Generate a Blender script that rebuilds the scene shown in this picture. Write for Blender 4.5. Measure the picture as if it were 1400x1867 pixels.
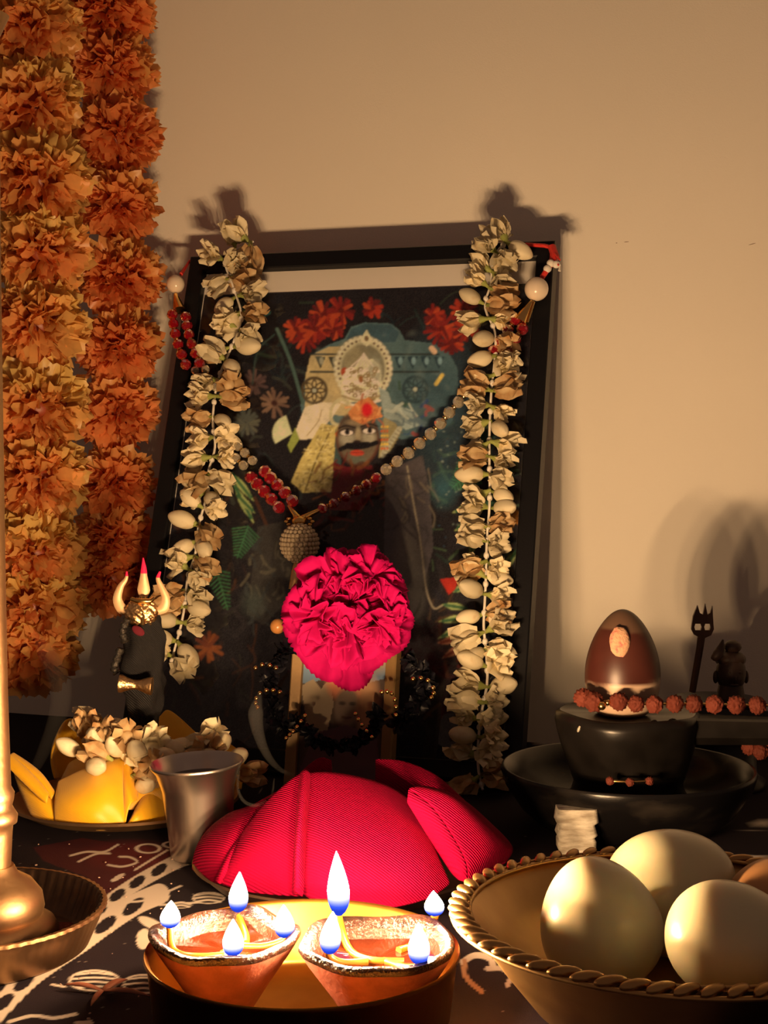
import bpy, math, random
import numpy as np
from mathutils import Matrix, Vector
random.seed(7); RNG = np.random.default_rng(11)
for o in list(bpy.data.objects): bpy.data.objects.remove(o)
SC = bpy.context.scene; COL = SC.collection
PI = math.pi

# ---------------------------------------------------------------- camera, world, exposure
FPX, PITCH, CAMH = 2550.0, math.radians(2.0), 0.225
cd = bpy.data.cameras.new('camera'); cam = bpy.data.objects.new('camera', cd); COL.objects.link(cam)
cd.sensor_fit = 'VERTICAL'; cd.sensor_height = 36.0; cd.lens = FPX / 1867.0 * 36.0
cd.clip_start = 0.01; cd.clip_end = 50
cam.location = (0, 0, CAMH); cam.rotation_euler = (PI/2 - PITCH, 0, 0)
SC.camera = cam
w = bpy.data.worlds.new('world'); SC.world = w; w.use_nodes = True
w.node_tree.nodes['Background'].inputs[0].default_value = (1.0, 0.58, 0.40, 1)
w.node_tree.nodes['Background'].inputs[1].default_value = 0.10
FLAME_POWER = 3300.0
FLAME_TINT = (1.0, 0.60, 0.28)
SC.view_settings.view_transform = 'Standard'; SC.view_settings.look = 'None'
SC.view_settings.exposure = 0.0; SC.view_settings.gamma = 1.0; SC.view_settings.use_curve_mapping = False
SC.cycles.max_bounces = 10; SC.cycles.transparent_max_bounces = 24
SC.cycles.caustics_reflective = True; SC.cycles.caustics_refractive = False
SC.cycles.sample_clamp_indirect = 4.0

# ---------------------------------------------------------------- measuring the place
def ray(px, py):
    u = (px - 700) / FPX; v = (933.5 - py) / FPX
    c, s = math.cos(PITCH), math.sin(PITCH)
    return np.array([u, c + v*s, -s + v*c])
def at(px, py, Y):
    d = ray(px, py); return np.array([0, 0, CAMH]) + d * (Y / d[1])
def onz(px, py, z=0.0):
    d = ray(px, py); return np.array([0, 0, CAMH]) + d * ((z - CAMH) / d[2])
def to_px(V):
    V = np.asarray(V, float); z = V[..., 2] - CAMH; y = V[..., 1]
    c, s = math.cos(PITCH), math.sin(PITCH); d = y*c - z*s; u = y*s + z*c
    return 700 + FPX*V[..., 0]/d, 933.5 - FPX*u/d

# ---------------------------------------------------------------- geometry helpers
def nz(v): v = np.asarray(v, float); return v / (np.linalg.norm(v) + 1e-12)
def rotm(axis, a): return np.array(Matrix.Rotation(a, 3, Vector(axis)))
def align(d, up=(0, 0, 1), spin=0.0):                # 3x3 whose z column is d
    d = nz(d); u = np.asarray(up, float)
    if abs(np.dot(u, d)) > .97: u = np.array([1., 0, 0])
    x = nz(np.cross(u, d)); y = np.cross(d, x)
    M = np.stack([x, y, d], 1)
    return M @ rotm((0, 0, 1), spin)
class Geo:
    def __init__(s): s.V = []; s.F = []; s.M = []; s.C = []; s.n = 0
    def add(s, vf, m=0, T=None, off=None, col=None):
        V, F = vf; V = np.asarray(V, float).reshape(-1, 3)
        if T is not None: V = V @ np.asarray(T).T
        if off is not None: V = V + np.asarray(off)
        s.V.append(V); s.F += [tuple(i + s.n for i in f) for f in F]; s.M += [m]*len(F)
        if col is not None:
            c = np.asarray(col, float); s.C.append(np.tile(c, (len(V), 1)) if c.ndim == 1 else c)
        s.n += len(V); return s
def sheet(P, cu=False, cv=False):
    P = np.asarray(P, float); n, m = P.shape[:2]; F = []
    for i in range(n if cu else n-1):
        for j in range(m if cv else m-1):
            a, b = (i+1) % n, (j+1) % m
            F.append((i*m+j, i*m+b, a*m+b, a*m+j))
    return P.reshape(-1, 3), F
def lathe(prof, n=48, mod=None):
    prof = np.asarray(prof, float); th = np.linspace(0, 2*PI, n, endpoint=False)
    R = prof[:, 0][:, None] * np.ones(n); Z = prof[:, 1][:, None] * np.ones(n)
    if mod: R, Z = mod(R, Z, th[None, :])
    P = np.stack([R*np.cos(th), R*np.sin(th), Z], -1)
    return sheet(P, cv=True)
def cr(pts, n):                                       # smooth curve through points
    p = np.asarray(pts, float)
    if len(p) < 3:
        t = np.linspace(0, 1, n)[:, None]; return p[0]*(1-t) + p[-1]*t
    q = np.vstack([2*p[0]-p[1], p, 2*p[-1]-p[-2]])
    t = np.linspace(0, len(p)-1-1e-9, n); i = t.astype(int); f = (t-i)[:, None]
    a, b, c, d = q[i], q[i+1], q[i+2], q[i+3]
    return .5*(2*b + (c-a)*f + (2*a-5*b+4*c-d)*f**2 + (3*b-a-3*c+d)*f**3)
def tube(path, r, n=8, closed=False, caps=True):
    p = np.asarray(path, float); k = len(p); r = np.broadcast_to(np.asarray(r, float), (k,))
    t = np.roll(p, -1, 0) - np.roll(p, 1, 0)
    if not closed: t[0] = p[1]-p[0]; t[-1] = p[-1]-p[-2]
    t /= np.linalg.norm(t, axis=1)[:, None] + 1e-12
    u = np.array([0, 0, 1.]) if abs(t[0][2]) < .9 else np.array([1., 0, 0])
    th = np.linspace(0, 2*PI, n, endpoint=False); out = []
    for i in range(k):
        u = nz(u - t[i]*np.dot(u, t[i])); v = np.cross(t[i], u)
        out.append(p[i] + r[i]*(np.cos(th)[:, None]*u + np.sin(th)[:, None]*v))
    V, F = sheet(np.array(out), cu=closed, cv=True)
    if caps and not closed:
        F = F + [tuple(range(n))[::-1], tuple((k-1)*n + j for j in range(n))]
    return V, F
def ball(rad=(1, 1, 1), nu=16, nv=24, fn=None):
    ph = np.linspace(0, PI, nu+1); th = np.linspace(0, 2*PI, nv, endpoint=False)
    PH, TH = np.meshgrid(ph, th, indexing='ij')
    D = np.stack([np.sin(PH)*np.cos(TH), np.sin(PH)*np.sin(TH), np.cos(PH)], -1)
    R = np.ones(PH.shape) if fn is None else fn(D, PH, TH)
    return sheet(D*R[..., None]*np.asarray(rad), cv=True)
def box(lo, hi):
    x0, y0, z0 = lo; x1, y1, z1 = hi
    V = [(x0,y0,z0),(x1,y0,z0),(x1,y1,z0),(x0,y1,z0),(x0,y0,z1),(x1,y0,z1),(x1,y1,z1),(x0,y1,z1)]
    return np.array(V, float), [(0,3,2,1),(4,5,6,7),(0,1,5,4),(1,2,6,5),(2,3,7,6),(3,0,4,7)]
def prism(poly, h0, h1):                              # polygon in xy, extruded along z
    n = len(poly); V = [(x, y, h0) for x, y in poly] + [(x, y, h1) for x, y in poly]
    return np.array(V, float), [tuple(range(n))[::-1], tuple(range(n, 2*n))] + [(i, (i+1) % n, n+(i+1) % n, n+i) for i in range(n)]
def noise3(V, seed=0, k=1.0, n=10):                   # cheap smooth noise
    r = np.random.default_rng(seed); o = 0
    for i in range(n):
        d = nz(r.normal(size=3)) * k * (1 + .25*i); o = o + np.sin(V @ d + r.uniform(0, 6.28)) / (1 + .15*i)
    return o / n * 1.6

# ---------------------------------------------------------------- materials
MATS = {}
def lin(c): c = np.asarray(c, float)/255.; return np.where(c <= .04045, c/12.92, ((c+.055)/1.055)**2.4)
def alb(c, k=1.0): return np.clip(lin(c)*np.array([1.25, 1.75, 2.5])*k, 0, .92)   # a seen colour, taken back out of the candle light
def mat(name, col=(.5,.5,.5), rough=.5, metal=0., var=0., vscale=80., bump=0., bscale=300., col2=None, translucent=0., sheen=0., trans=0., ior=1.45, attr=False, rand=0., coat=0., spec=.5, stretch=None, mixw=(.35, .65)):
    if name in MATS: return MATS[name]
    m = bpy.data.materials.new(name); m.use_nodes = True; nt = m.node_tree; N = nt.nodes; L = nt.links
    b = N['Principled BSDF']; out = N['Material Output']
    b.inputs['Base Color'].default_value = (*col, 1); b.inputs['Roughness'].default_value = rough; b.inputs['Metallic'].default_value = metal
    b.inputs['IOR'].default_value = ior; b.inputs['Transmission Weight'].default_value = trans
    b.inputs['Sheen Weight'].default_value = sheen; b.inputs['Coat Weight'].default_value = coat
    b.inputs['Specular IOR Level'].default_value = spec
    src = None
    tc = N.new('ShaderNodeTexCoord'); vec = tc.outputs['Object']
    if stretch:
        mp = N.new('ShaderNodeMapping'); mp.inputs['Scale'].default_value = stretch; L.new(vec, mp.inputs[0]); vec = mp.outputs[0]
    if attr:
        a = N.new('ShaderNodeAttribute'); a.attribute_name = 'Col'; src = a.outputs['Color']
    if col2 is not None:
        t = N.new('ShaderNodeTexNoise'); t.inputs['Scale'].default_value = vscale; t.inputs['Detail'].default_value = 5; L.new(vec, t.inputs['Vector'])
        rp = N.new('ShaderNodeMapRange'); rp.inputs[1].default_value = mixw[0]; rp.inputs[2].default_value = mixw[1]; L.new(t.outputs[0], rp.inputs[0])
        mx = N.new('ShaderNodeMix'); mx.data_type = 'RGBA'; mx.inputs['B'].default_value = (*col2, 1) if False else (0, 0, 0, 1)
        mx.inputs[7].default_value = (*col2, 1); mx.inputs[6].default_value = (*col, 1); L.new(rp.outputs[0], mx.inputs[0])
        if src is not None: L.new(src, mx.inputs[6])
        src = mx.outputs[2]
    if var > 0 or rand > 0:
        hs = N.new('ShaderNodeHueSaturation')
        if src is not None: L.new(src, hs.inputs['Color'])
        else: hs.inputs['Color'].default_value = (*col, 1)
        val = N.new('ShaderNodeMath'); val.operation = 'ADD'; val.inputs[0].default_value = 1 - var/2 - rand/2; val.inputs[1].default_value = 0
        if var > 0:
            t2 = N.new('ShaderNodeTexNoise'); t2.inputs['Scale'].default_value = vscale*1.7; t2.inputs['Detail'].default_value = 4; L.new(vec, t2.inputs['Vector'])
            m1 = N.new('ShaderNodeMath'); m1.operation = 'MULTIPLY'; m1.inputs[1].default_value = var; L.new(t2.outputs[0], m1.inputs[0]); L.new(m1.outputs[0], val.inputs[1])
        if rand > 0:
            oi = N.new('ShaderNodeObjectInfo'); m2 = N.new('ShaderNodeMath'); m2.operation = 'MULTIPLY_ADD'; m2.inputs[1].default_value = rand
            L.new(oi.outputs['Random'], m2.inputs[0]); L.new(val.outputs[0], m2.inputs[2]); L.new(m2.outputs[0], hs.inputs['Value'])
        else: L.new(val.outputs[0], hs.inputs['Value'])
        src = hs.outputs[0]
    if src is not None: L.new(src, b.inputs['Base Color'])
    if bump > 0:
        t3 = N.new('ShaderNodeTexNoise'); t3.inputs['Scale'].default_value = bscale; t3.inputs['Detail'].default_value = 4; L.new(vec, t3.inputs['Vector'])
        bm = N.new('ShaderNodeBump'); bm.inputs['Strength'].default_value = bump; bm.inputs['Distance'].default_value = .001
        L.new(t3.outputs[0], bm.inputs['Height']); L.new(bm.outputs[0], b.inputs['Normal'])
    if translucent > 0:
        tr = N.new('ShaderNodeBsdfTranslucent'); ms = N.new('ShaderNodeMixShader'); ms.inputs[0].default_value = translucent
        if src is not None: L.new(src, tr.inputs[0])
        else: tr.inputs[0].default_value = (*col, 1)
        L.new(b.outputs[0], ms.inputs[1]); L.new(tr.outputs[0], ms.inputs[2]); L.new(ms.outputs[0], out.inputs[0])
    MATS[name] = m; return m
def ribbed(name, col, rough, rib, direction, sheen=.3, strength=.35):
    m = mat(name, col, rough, sheen=sheen, var=.25, vscale=40); nt = m.node_tree; N = nt.nodes; L = nt.links
    tc = N.new('ShaderNodeTexCoord'); wv = N.new('ShaderNodeTexWave'); wv.bands_direction = direction; wv.inputs['Scale'].default_value = rib; wv.inputs['Distortion'].default_value = .6
    L.new(tc.outputs['Object'], wv.inputs[0]); bm = N.new('ShaderNodeBump'); bm.inputs['Strength'].default_value = strength; bm.inputs['Distance'].default_value = .0006
    L.new(wv.outputs[1], bm.inputs['Height']); L.new(bm.outputs[0], N['Principled BSDF'].inputs['Normal']); return m
M_wall = mat('wall_paint', (.82, .77, .68), .85, var=.06, vscale=5, bump=.18, bscale=900, spec=.2)
M_black_frame = mat('black_wood', (.006, .006, .008), .45, spec=.25, bump=.15, bscale=500)
M_card = mat('white_card', (.80, .76, .70), .8)
M_print = mat('printed_photo', attr=True, rough=.55, spec=.3)
M_cloth = mat('batik_cotton', attr=True, rough=.9, bump=.3, bscale=2500, spec=.15)
M_jas = mat('jasmine_petal', (.80, .72, .50), .55, col2=(.62, .44, .20), vscale=140, rand=.35, translucent=.15, mixw=(.5, .8))
M_jasb = mat('jasmine_browned', (.62, .47, .26), .6, col2=(.42, .22, .08), vscale=120, rand=.3, translucent=.12)
M_calyx = mat('calyx_green', (.30, .34, .09), .6)
M_thread = mat('cotton_thread', (.80, .76, .68), .8, bump=.5, bscale=1500)
M_mari = mat('marigold_crepe', attr=True, rough=.38, translucent=.5, var=.25, vscale=120, spec=.6)
M_ruby = mat('ruby_crystal', (.62, .012, .03), .04, trans=.7, ior=1.6)
M_clear = mat('champagne_crystal', (.95, .84, .62), .02, trans=.75, ior=1.55)
M_gold = mat('gold_metal', (.90, .58, .20), .22, 1.0)
M_goldd = mat('antique_gold', (.78, .50, .24), .34, 1.0, bump=.7, bscale=420)
M_pearl = mat('pearl', (.78, .66, .52), .2, coat=.6)
M_pearld = mat('seed_pearl', (.56, .46, .32), .25, coat=.5)
M_redcord = mat('red_cord', (.70, .04, .03), .5, bump=.4, bscale=1200)
M_carn = mat('carnation_petal', (.56, .004, .13), .8, translucent=.12, var=.3, vscale=160, spec=.15)
M_brassframe = mat('gilt_wood', (.26, .16, .065), .4, .25, bump=.1, bscale=300)
M_blackpetal = mat('black_petal', (.006, .006, .010), .4, spec=.25)
M_blackcloth = ribbed('black_cloth', (.010, .009, .010), .7, 420, 'DIAGONAL', 0, .6)
M_blackcloth.node_tree.nodes['Principled BSDF'].inputs['Specular IOR Level'].default_value = .3
M_prong = mat('pale_brass', (.74, .50, .28), .5, .35, bump=.25, bscale=160)
M_vermil = mat('vermilion_paste', (.80, .01, .10), .7)
M_red = ribbed('crimson_fabric', (.21, .0005, .021), .9, 300, 'DIAGONAL', .0, .8)
M_red.node_tree.nodes['Principled BSDF'].inputs['Specular IOR Level'].default_value = .06
M_yel = ribbed('yellow_satin', (.86, .46, .010), .36, 520, 'DIAGONAL', .2, .25)
M_traybrass = mat('tray_brass', (.42, .20, .035), .28, 1.0, col2=(.30, .13, .025), vscale=30)
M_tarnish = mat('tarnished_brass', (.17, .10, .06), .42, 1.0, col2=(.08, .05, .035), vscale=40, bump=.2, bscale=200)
M_brass = mat('brass', (.56, .35, .14), .34, 1.0, col2=(.36, .20, .08), vscale=18, bump=.08, bscale=180)
M_oldbrass = mat('aged_brass', (.40, .25, .125), .44, 1.0, col2=(.30, .17, .09), vscale=30, bump=.2, bscale=260)
M_copper = mat('dark_bronze', (.14, .085, .055), .42, .8, col2=(.10, .06, .05), vscale=40)
M_steel = mat('brushed_steel', (.62, .55, .50), .30, 1.0, bump=.05, bscale=400, stretch=(1, 1, .05))
M_drink = mat('dark_drink', (.012, .008, .010), .08)
M_clay = mat('terracotta', (.25, .085, .058), .75, spec=.2, col2=(.15, .05, .034), vscale=70, bump=.35, bscale=420)
M_soot = mat('sooty_oiled_clay', (.008, .005, .004), .22, col2=(.03, .012, .008), vscale=160, bump=1.0, bscale=620, spec=.5)
M_wet = mat('oil_soaked_clay', (.040, .0095, .0045), .30, col2=(.016, .005, .003), vscale=120, bump=.6, bscale=500, spec=.3)
M_oil = mat('lamp_oil', (.035, .006, .002), .06, bump=.12, bscale=220, coat=.5)
M_wick = mat('oiled_cotton_wick', (.20, .075, .004), .4, translucent=.25)
M_egg = mat('boiled_egg_white', (.66, .62, .42), .30, coat=.25)
b_ = M_egg.node_tree.nodes['Principled BSDF']; b_.inputs['Subsurface Weight'].default_value = .75; b_.inputs['Subsurface Radius'].default_value = (1, .7, .4); b_.inputs['Subsurface Scale'].default_value = .010
M_eggb = mat('brown_egg', (.52, .26, .11), .4)
M_stone = mat('black_stone', (.006, .005, .0045), .30, spec=.3, col2=(.013, .011, .010), vscale=45, bump=.25, bscale=60)
M_marble = mat('veined_black_stone', (.005, .0045, .005), .24, spec=.3, col2=(.030, .025, .021), vscale=26, bump=.06, bscale=200, stretch=(1, 1, 2.2), mixw=(.5, .8))
M_rud = mat('rudraksha_seed', (.17, .042, .026), .7, spec=.15, col2=(.10, .022, .014), vscale=200, rand=.35)
M_pale = mat('pale_carved_stone', (.66, .62, .52), .8, col2=(.34, .29, .22), vscale=90, bump=.6, bscale=260, stretch=(1, 1, 4))
M_statue = mat('dark_resin', (.05, .026, .018), .5, bump=.3, bscale=300)
M_dry = mat('dried_petal', (.30, .10, .055), .6, var=.4, vscale=90)
M_powder = mat('red_powder', (.14, .022, .014), .95, bump=1.0, bscale=900)
M_crumb = mat('pale_crumbs', (.42, .28, .22), .8)

# ---------------------------------------------------------------- scene tree helpers
def setp(o, label=None, cat=None, group=None, kind=None):
    if label: o['label'] = label
    if cat: o['category'] = cat
    if group: o['group'] = group
    if kind: o['kind'] = kind
    return o
def mesh(name, g, mats, smooth=True, sharp=True):
    if not isinstance(g, Geo): g = Geo().add(g)
    V = np.vstack(g.V); me = bpy.data.meshes.new(name); me.from_pydata(V.tolist(), [], g.F)
    for m in (mats if isinstance(mats, (list, tuple)) else [mats]): me.materials.append(m)
    if any(g.M): me.polygons.foreach_set('material_index', np.array(g.M, dtype=np.int32))
    me.polygons.foreach_set('use_smooth', np.full(len(me.polygons), smooth))
    if g.C:
        c = np.vstack(g.C); a = me.color_attributes.new('Col', 'FLOAT_COLOR', 'POINT')
        a.data.foreach_set('color', np.hstack([c, np.ones((len(c), 1))]).astype(np.float32).ravel())
    if smooth and sharp: me.set_sharp_from_angle(angle=math.radians(62))
    me.update(); return me
def root_of(o):
    while o.parent: o = o.parent
    return o
def put(name, me, parent=None, loc=(0, 0, 0), R=None, s=1.0):       # link mesh data as an object (world loc)
    o = bpy.data.objects.new(name, me); COL.objects.link(o)
    M = np.eye(4); M[:3, :3] = (np.eye(3) if R is None else np.asarray(R)) * s
    l = np.asarray(loc, float)
    if parent is not None:
        o.parent = parent; l = l - np.asarray(parent['_w'], float)
    M[:3, 3] = l; o.matrix_local = Matrix(M.tolist()); o['_w'] = [float(x) for x in (loc if parent is None else loc)]
    return o
def part(name, g, mats, parent=None, smooth=True, solid=0., sub=0, label=None, origin=None):
    """geometry given in world coordinates; the object's origin sits at its parent's base"""
    if not isinstance(g, Geo): g = Geo().add(g)
    org = np.asarray(parent['_w'] if parent is not None else (origin if origin is not None else (0, 0, 0)), float)
    g.V = [v - org for v in g.V]
    o = put(name, mesh(name, g, mats, smooth), parent, org)
    if solid:
        md = o.modifiers.new('thickness', 'SOLIDIFY'); md.thickness = solid; md.offset = 0
    if sub:
        md = o.modifiers.new('smooth', 'SUBSURF'); md.levels = sub; md.render_levels = sub
    if label: o['label'] = label
    return o
def thing(name, label, cat, loc=(0, 0, 0), group=None):
    o = bpy.data.objects.new(name, None); COL.objects.link(o); o.empty_display_size = .01
    o.location = loc; o['_w'] = [float(x) for x in loc]; return setp(o, label, cat, group)

# ---------------------------------------------------------------- painting helper (real printed colour)
class Paint:
    def __init__(s, X, Y, base): s.X, s.Y = X, Y; s.C = np.tile(np.asarray(base, float), (len(X), 1))
    def lay(s, a, col):
        a = np.clip(a, 0, 1)[:, None]; s.C = s.C*(1-a) + np.asarray(col, float)*a
    def ell(s, cx, cy, rx, ry, col, rot=0, soft=.12, op=1, ring=None):
        c, q = math.cos(math.radians(rot)), math.sin(math.radians(rot)); dx, dy = s.X-cx, s.Y-cy
        d = np.sqrt(((dx*c+dy*q)/rx)**2 + ((-dx*q+dy*c)/ry)**2)
        a = (1-d)/soft + .5 if ring is None else (ring-abs(d-1))/soft + .5
        s.lay(np.clip(a, 0, 1)*op, col)
    def poly(s, pts, col, op=1):
        ins = np.zeros(len(s.X), bool); n = len(pts)
        for i in range(n):
            (x0, y0), (x1, y1) = pts[i], pts[(i+1) % n]
            if y0 == y1: continue
            k = ((y0 > s.Y) != (y1 > s.Y)) & (s.X < (x1-x0)*(s.Y-y0)/(y1-y0) + x0); ins ^= k
        s.lay(ins*op, col)
    def line(s, pts, wd, col, op=1, smooth=True, soft=1.2):
        p = cr(pts, max(2, len(pts)*5)) if smooth and len(pts) > 2 else np.asarray(pts, float)
        lo, hi = p.min(0)-wd-3, p.max(0)+wd+3
        idx = np.where((s.X > lo[0]) & (s.X < hi[0]) & (s.Y > lo[1]) & (s.Y < hi[1]))[0]
        if not len(idx): return
        x, y = s.X[idx], s.Y[idx]; D = np.full(len(idx), 1e9)
        for (a, b), (c, d) in zip(p[:-1], p[1:]):
            t = np.clip(((x-a)*(c-a)+(y-b)*(d-b))/((c-a)**2+(d-b)**2+1e-9), 0, 1)
            D = np.minimum(D, np.hypot(x-a-t*(c-a), y-b-t*(d-b)))
        al = np.zeros(len(s.X)); al[idx] = np.clip((wd/2-D)/soft+.5, 0, 1)*op; s.lay(al, col)

# ================================================================ SETTING
def wallY(x): return 1.212 + (x + .18) * (1.117 - 1.212) / .325
WDIR = nz([.325, -.095, 0]); WN = nz([-.095, -.325, 0])
def wpt(s, z, off=0.): return np.array([-.18, 1.212, z]) + WDIR*s + WN*off
g = Geo()
a, b = wpt(-1.6, -.72), wpt(2.2, -.72)
P = np.array([[a, b], [a+(0, 0, 2.4), b+(0, 0, 2.4)]]); g.add(sheet(P)); P2 = P - WN*.1; g.add(sheet(P2))
g.F += [(0, 1, 5, 4), (2, 3, 7, 6), (0, 2, 6, 4), (1, 3, 7, 5)]; g.M += [0]*4
WALL = part('wall_back', g, M_wall, smooth=False); WALL['kind'] = 'structure'
# two small scuffs on the wall paint
for (px, py, l, an) in ((1142, 441, 9, .05), (1371, 445, 13, .25), (1124, 443, 3, 0)):
    d = ray(px, py); q = np.array([0, 0, CAMH]); P0 = q + d*(np.dot(wpt(0, .3)-q, WN)/np.dot(d, WN))
    part('scuff_mark', Geo().add(ball((l/FPX*.55, 1.4/FPX*.55, .0002), 6, 12), 0, np.stack([WDIR*math.cos(an)+np.array([0, 0, 1])*math.sin(an), np.array([0, 0, 1]), WN], 1), P0), mat('scuff', (.30, .22, .16), .9), WALL)

# ---- tablecloth, printed batik cotton
def stretch_axis(lo, f0, f1, hi, fine, coarse):
    return np.concatenate([np.arange(lo, f0, coarse), np.arange(f0, f1, fine), np.arange(f1, hi+1e-6, coarse)])
xs = stretch_axis(-.62, -.24, .07, .60, .0010, .012); xs = np.unique(np.concatenate([xs, np.arange(.07, .10, .0012)]))
ys = stretch_axis(.30, .50, .86, 1.30, .0011, .012)
XX, YY = np.meshgrid(xs, ys, indexing='ij')
keep = YY < wallY(XX) - .001
YY = np.where(keep, YY, wallY(XX) - .001)
ZZ = .0006*np.sin(XX*40+YY*23)*np.sin(YY*31)
cv = np.stack([XX, YY, ZZ - .0006], -1)
px, py = to_px(cv.reshape(-1, 3))
WHITE = (.62, .54, .46); BLK = (.016, .011, .016)
pt = Paint(px, py, BLK)
pt.poly([(60,1545),(150,1528),(310,1552),(290,1590),(200,1635),(160,1600),(80,1570)], (.06, .012, .016))
pt.ell(235, 1560, 80, 26, (.09, .014, .018), soft=.5)
def chain(cl, wd, holes, rx, ry, rot):
    pt.line(cl, wd, WHITE)
    for hx, hy in holes: pt.ell(hx, hy, rx, ry, BLK, rot)
chain([(-20,1858),(43,1792),(89,1756),(145,1719),(190,1686),(245,1650),(290,1630)], 38, [(6,1828),(44,1791),(90,1754),(143,1719),(192,1686),(243,1653)], 24, 10, -38)
chain([(120,1718),(160,1678),(205,1640),(258,1605),(320,1572),(350,1562)], 26, [(150,1690),(180,1661),(214,1632),(250,1608),(290,1586)], 17, 8, -36)
for L_ in ([(128,1560),(158,1553),(190,1553),(215,1540)], [(143,1571),(175,1557),(200,1556)], [(197,1577),(223,1580),(250,1572),(237,1563),(218,1562)], [(246,1586),(275,1568),(305,1550)], [(95,1795),(106,1797),(119,1799)], [(230,1645),(270,1640),(330,1615)], [(200,1650),(235,1640),(262,1625)], [(290,1650),(330,1648),(372,1644)], [(-10,1790),(25,1762),(45,1756)]):
    pt.line(L_, 3.6, WHITE)
pt.line([(16,1863),(59,1852),(98,1856),(138,1849)], 6, WHITE); pt.line([(140,1866),(165,1864)], 8, WHITE)
pt.ell(270, 1547, 21, 8, WHITE, ring=.16); pt.ell(318, 1540, 20, 6, WHITE, ring=.16)
def melon(cx, cy, rx, ry, n=4):
    pt.ell(cx, cy, rx, ry, WHITE, soft=.06); pt.ell(cx, cy, rx*.91, ry*.84, BLK, soft=.06)
    for k in range(n):
        f = (k+.5)/n*2-1; yy = cy+ry*.8*f; h = rx*.88*math.sqrt(max(0, 1-(.8*f)**2)); pt.line([(cx-h, yy+1), (cx, yy-2), (cx+h, yy+1)], 3.2, WHITE)
melon(172, 1788, 47, 20); melon(262, 1794, 40, 18, 3); melon(380, 1637, 30, 11, 3); melon(330, 1650, 20, 6, 2)
pt.ell(262, 1712, 13, 19, WHITE, 10); pt.ell(276, 1684, 26, 9, WHITE, 25); pt.ell(215, 1600, 14, 4, WHITE, -30)
pt.line([(843,1754),(865,1742),(890,1746),(900,1760)], 11, WHITE); pt.line([(846,1752),(850,1782),(878,1808)], 9, (.45,.26,.15))
for L_ in ([(888,1766),(918,1766),(950,1776)], [(938,1768),(925,1796)], [(912,1762),(946,1788)]): pt.line(L_, 9, WHITE)
pt.line([(985,1356),(1035,1352)], 4, WHITE); pt.line([(1372,1512),(1390,1502),(1410,1508)], 6, WHITE); pt.line([(1330,1560),(1390,1562)], 4, WHITE)
sp = RNG.random(len(px)); pt.lay((sp > .9988)*.3, WHITE)
V, F = sheet(cv)
keepf = [f for f in F if not (abs(V[f[0]][1]-V[f[2]][1]) < 1e-7 and abs(V[f[0]][1]-V[f[1]][1]) < 1e-7)]
o = part('tablecloth', Geo().add((V, F), col=pt.C), M_cloth); setp(o, 'black cotton tablecloth with white batik leaf and chain print', 'tablecloth')
g = Geo(); g.add(prism([(-.62, .30), (.60, .30), (.60, wallY(.60)-.002), (-.62, wallY(-.62)-.002)], -.04, -.0022)); 
part('floor', sheet(np.array([[(-2, -.8, -.72), (2, -.8, -.72)], [(-2, 1.9, -.72), (2, 1.9, -.72)]])), mat('floor_tile', (.35, .30, .26), .5, var=.1, vscale=4))['kind'] = 'structure'
o = thing('table', 'low table', 'table', (0, .7, -.72)); part('tabletop', g, M_black_frame, o, smooth=False)
for (x, y) in ((-.58, .34), (.56, .34), (-.58, 1.24), (.56, .92)): part('leg', box((x-.02, y-.02, -.72), (x+.02, y+.02, -.04)), M_black_frame, o, smooth=False)
setp(o, 'low table wholly covered by the black printed cloth', 'table')

# ================================================================ FRAMED PICTURE
YAW, LEAN, FW, FH = .28275, .33945, .30337, .4134
FR = np.array([math.cos(YAW), -math.sin(YAW), 0]); FB = np.array([math.sin(YAW), math.cos(YAW), 0])
FU = np.array([0, 0, 1])*math.cos(LEAN) + FB*math.sin(LEAN); FN = np.cross(FR, FU)
F0 = np.array([-.05306, .99050, .0065]) - FR*FW/2
def fp(a, b, c=0.): return F0 + FR*a + FU*b + FN*c
def FP(px, py, off=0.):                                # where the view line meets the picture plane
    d = ray(px, py); o = np.array([0, 0, CAMH]); q = F0 + FN*off
    return o + d*(np.dot(q-o, FN)/np.dot(d, FN))
BW = .0135
def moulding(fpt, W, Hh, prof):                        # prof: (inset, height c)
    P = []
    for (i, c) in prof: P.append([fpt(i, i, c), fpt(W-i, i, c), fpt(W-i, Hh-i, c), fpt(i, Hh-i, c)])
    g = Geo(); V, F = sheet(np.array(P), cu=True, cv=True); return g.add((V, F))
fr = thing('picture_frame', 'tall black framed picture of a garlanded crowned idol leaning on the wall', 'picture frame', F0 + FR*FW/2)
part('moulding', moulding(fp, FW, FH, [(0, -.018), (0, -.001), (.001, 0), (BW-.001, 0), (BW, -.001), (BW, -.009), (BW-.003, -.009), (BW-.003, -.018)]), M_black_frame, fr, smooth=False)
part('backing_board', sheet(np.array([[fp(.006, .006, -.0085), fp(FW-.006, .006, -.0085)], [fp(.006, FH-.006, -.0085), fp(FW-.006, FH-.006, -.0085)]])), M_card, fr, smooth=False, solid=.002)
g = Geo()
e0, e1 = fp(FW/2, .24, -.014), fp(FW/2, .03, -.014); e1 = e1 + FB*.055; e1[2] = .004
g.add(tube([e0, e1], .004, 8)); part('easel_leg', g, M_black_frame, fr)
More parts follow.
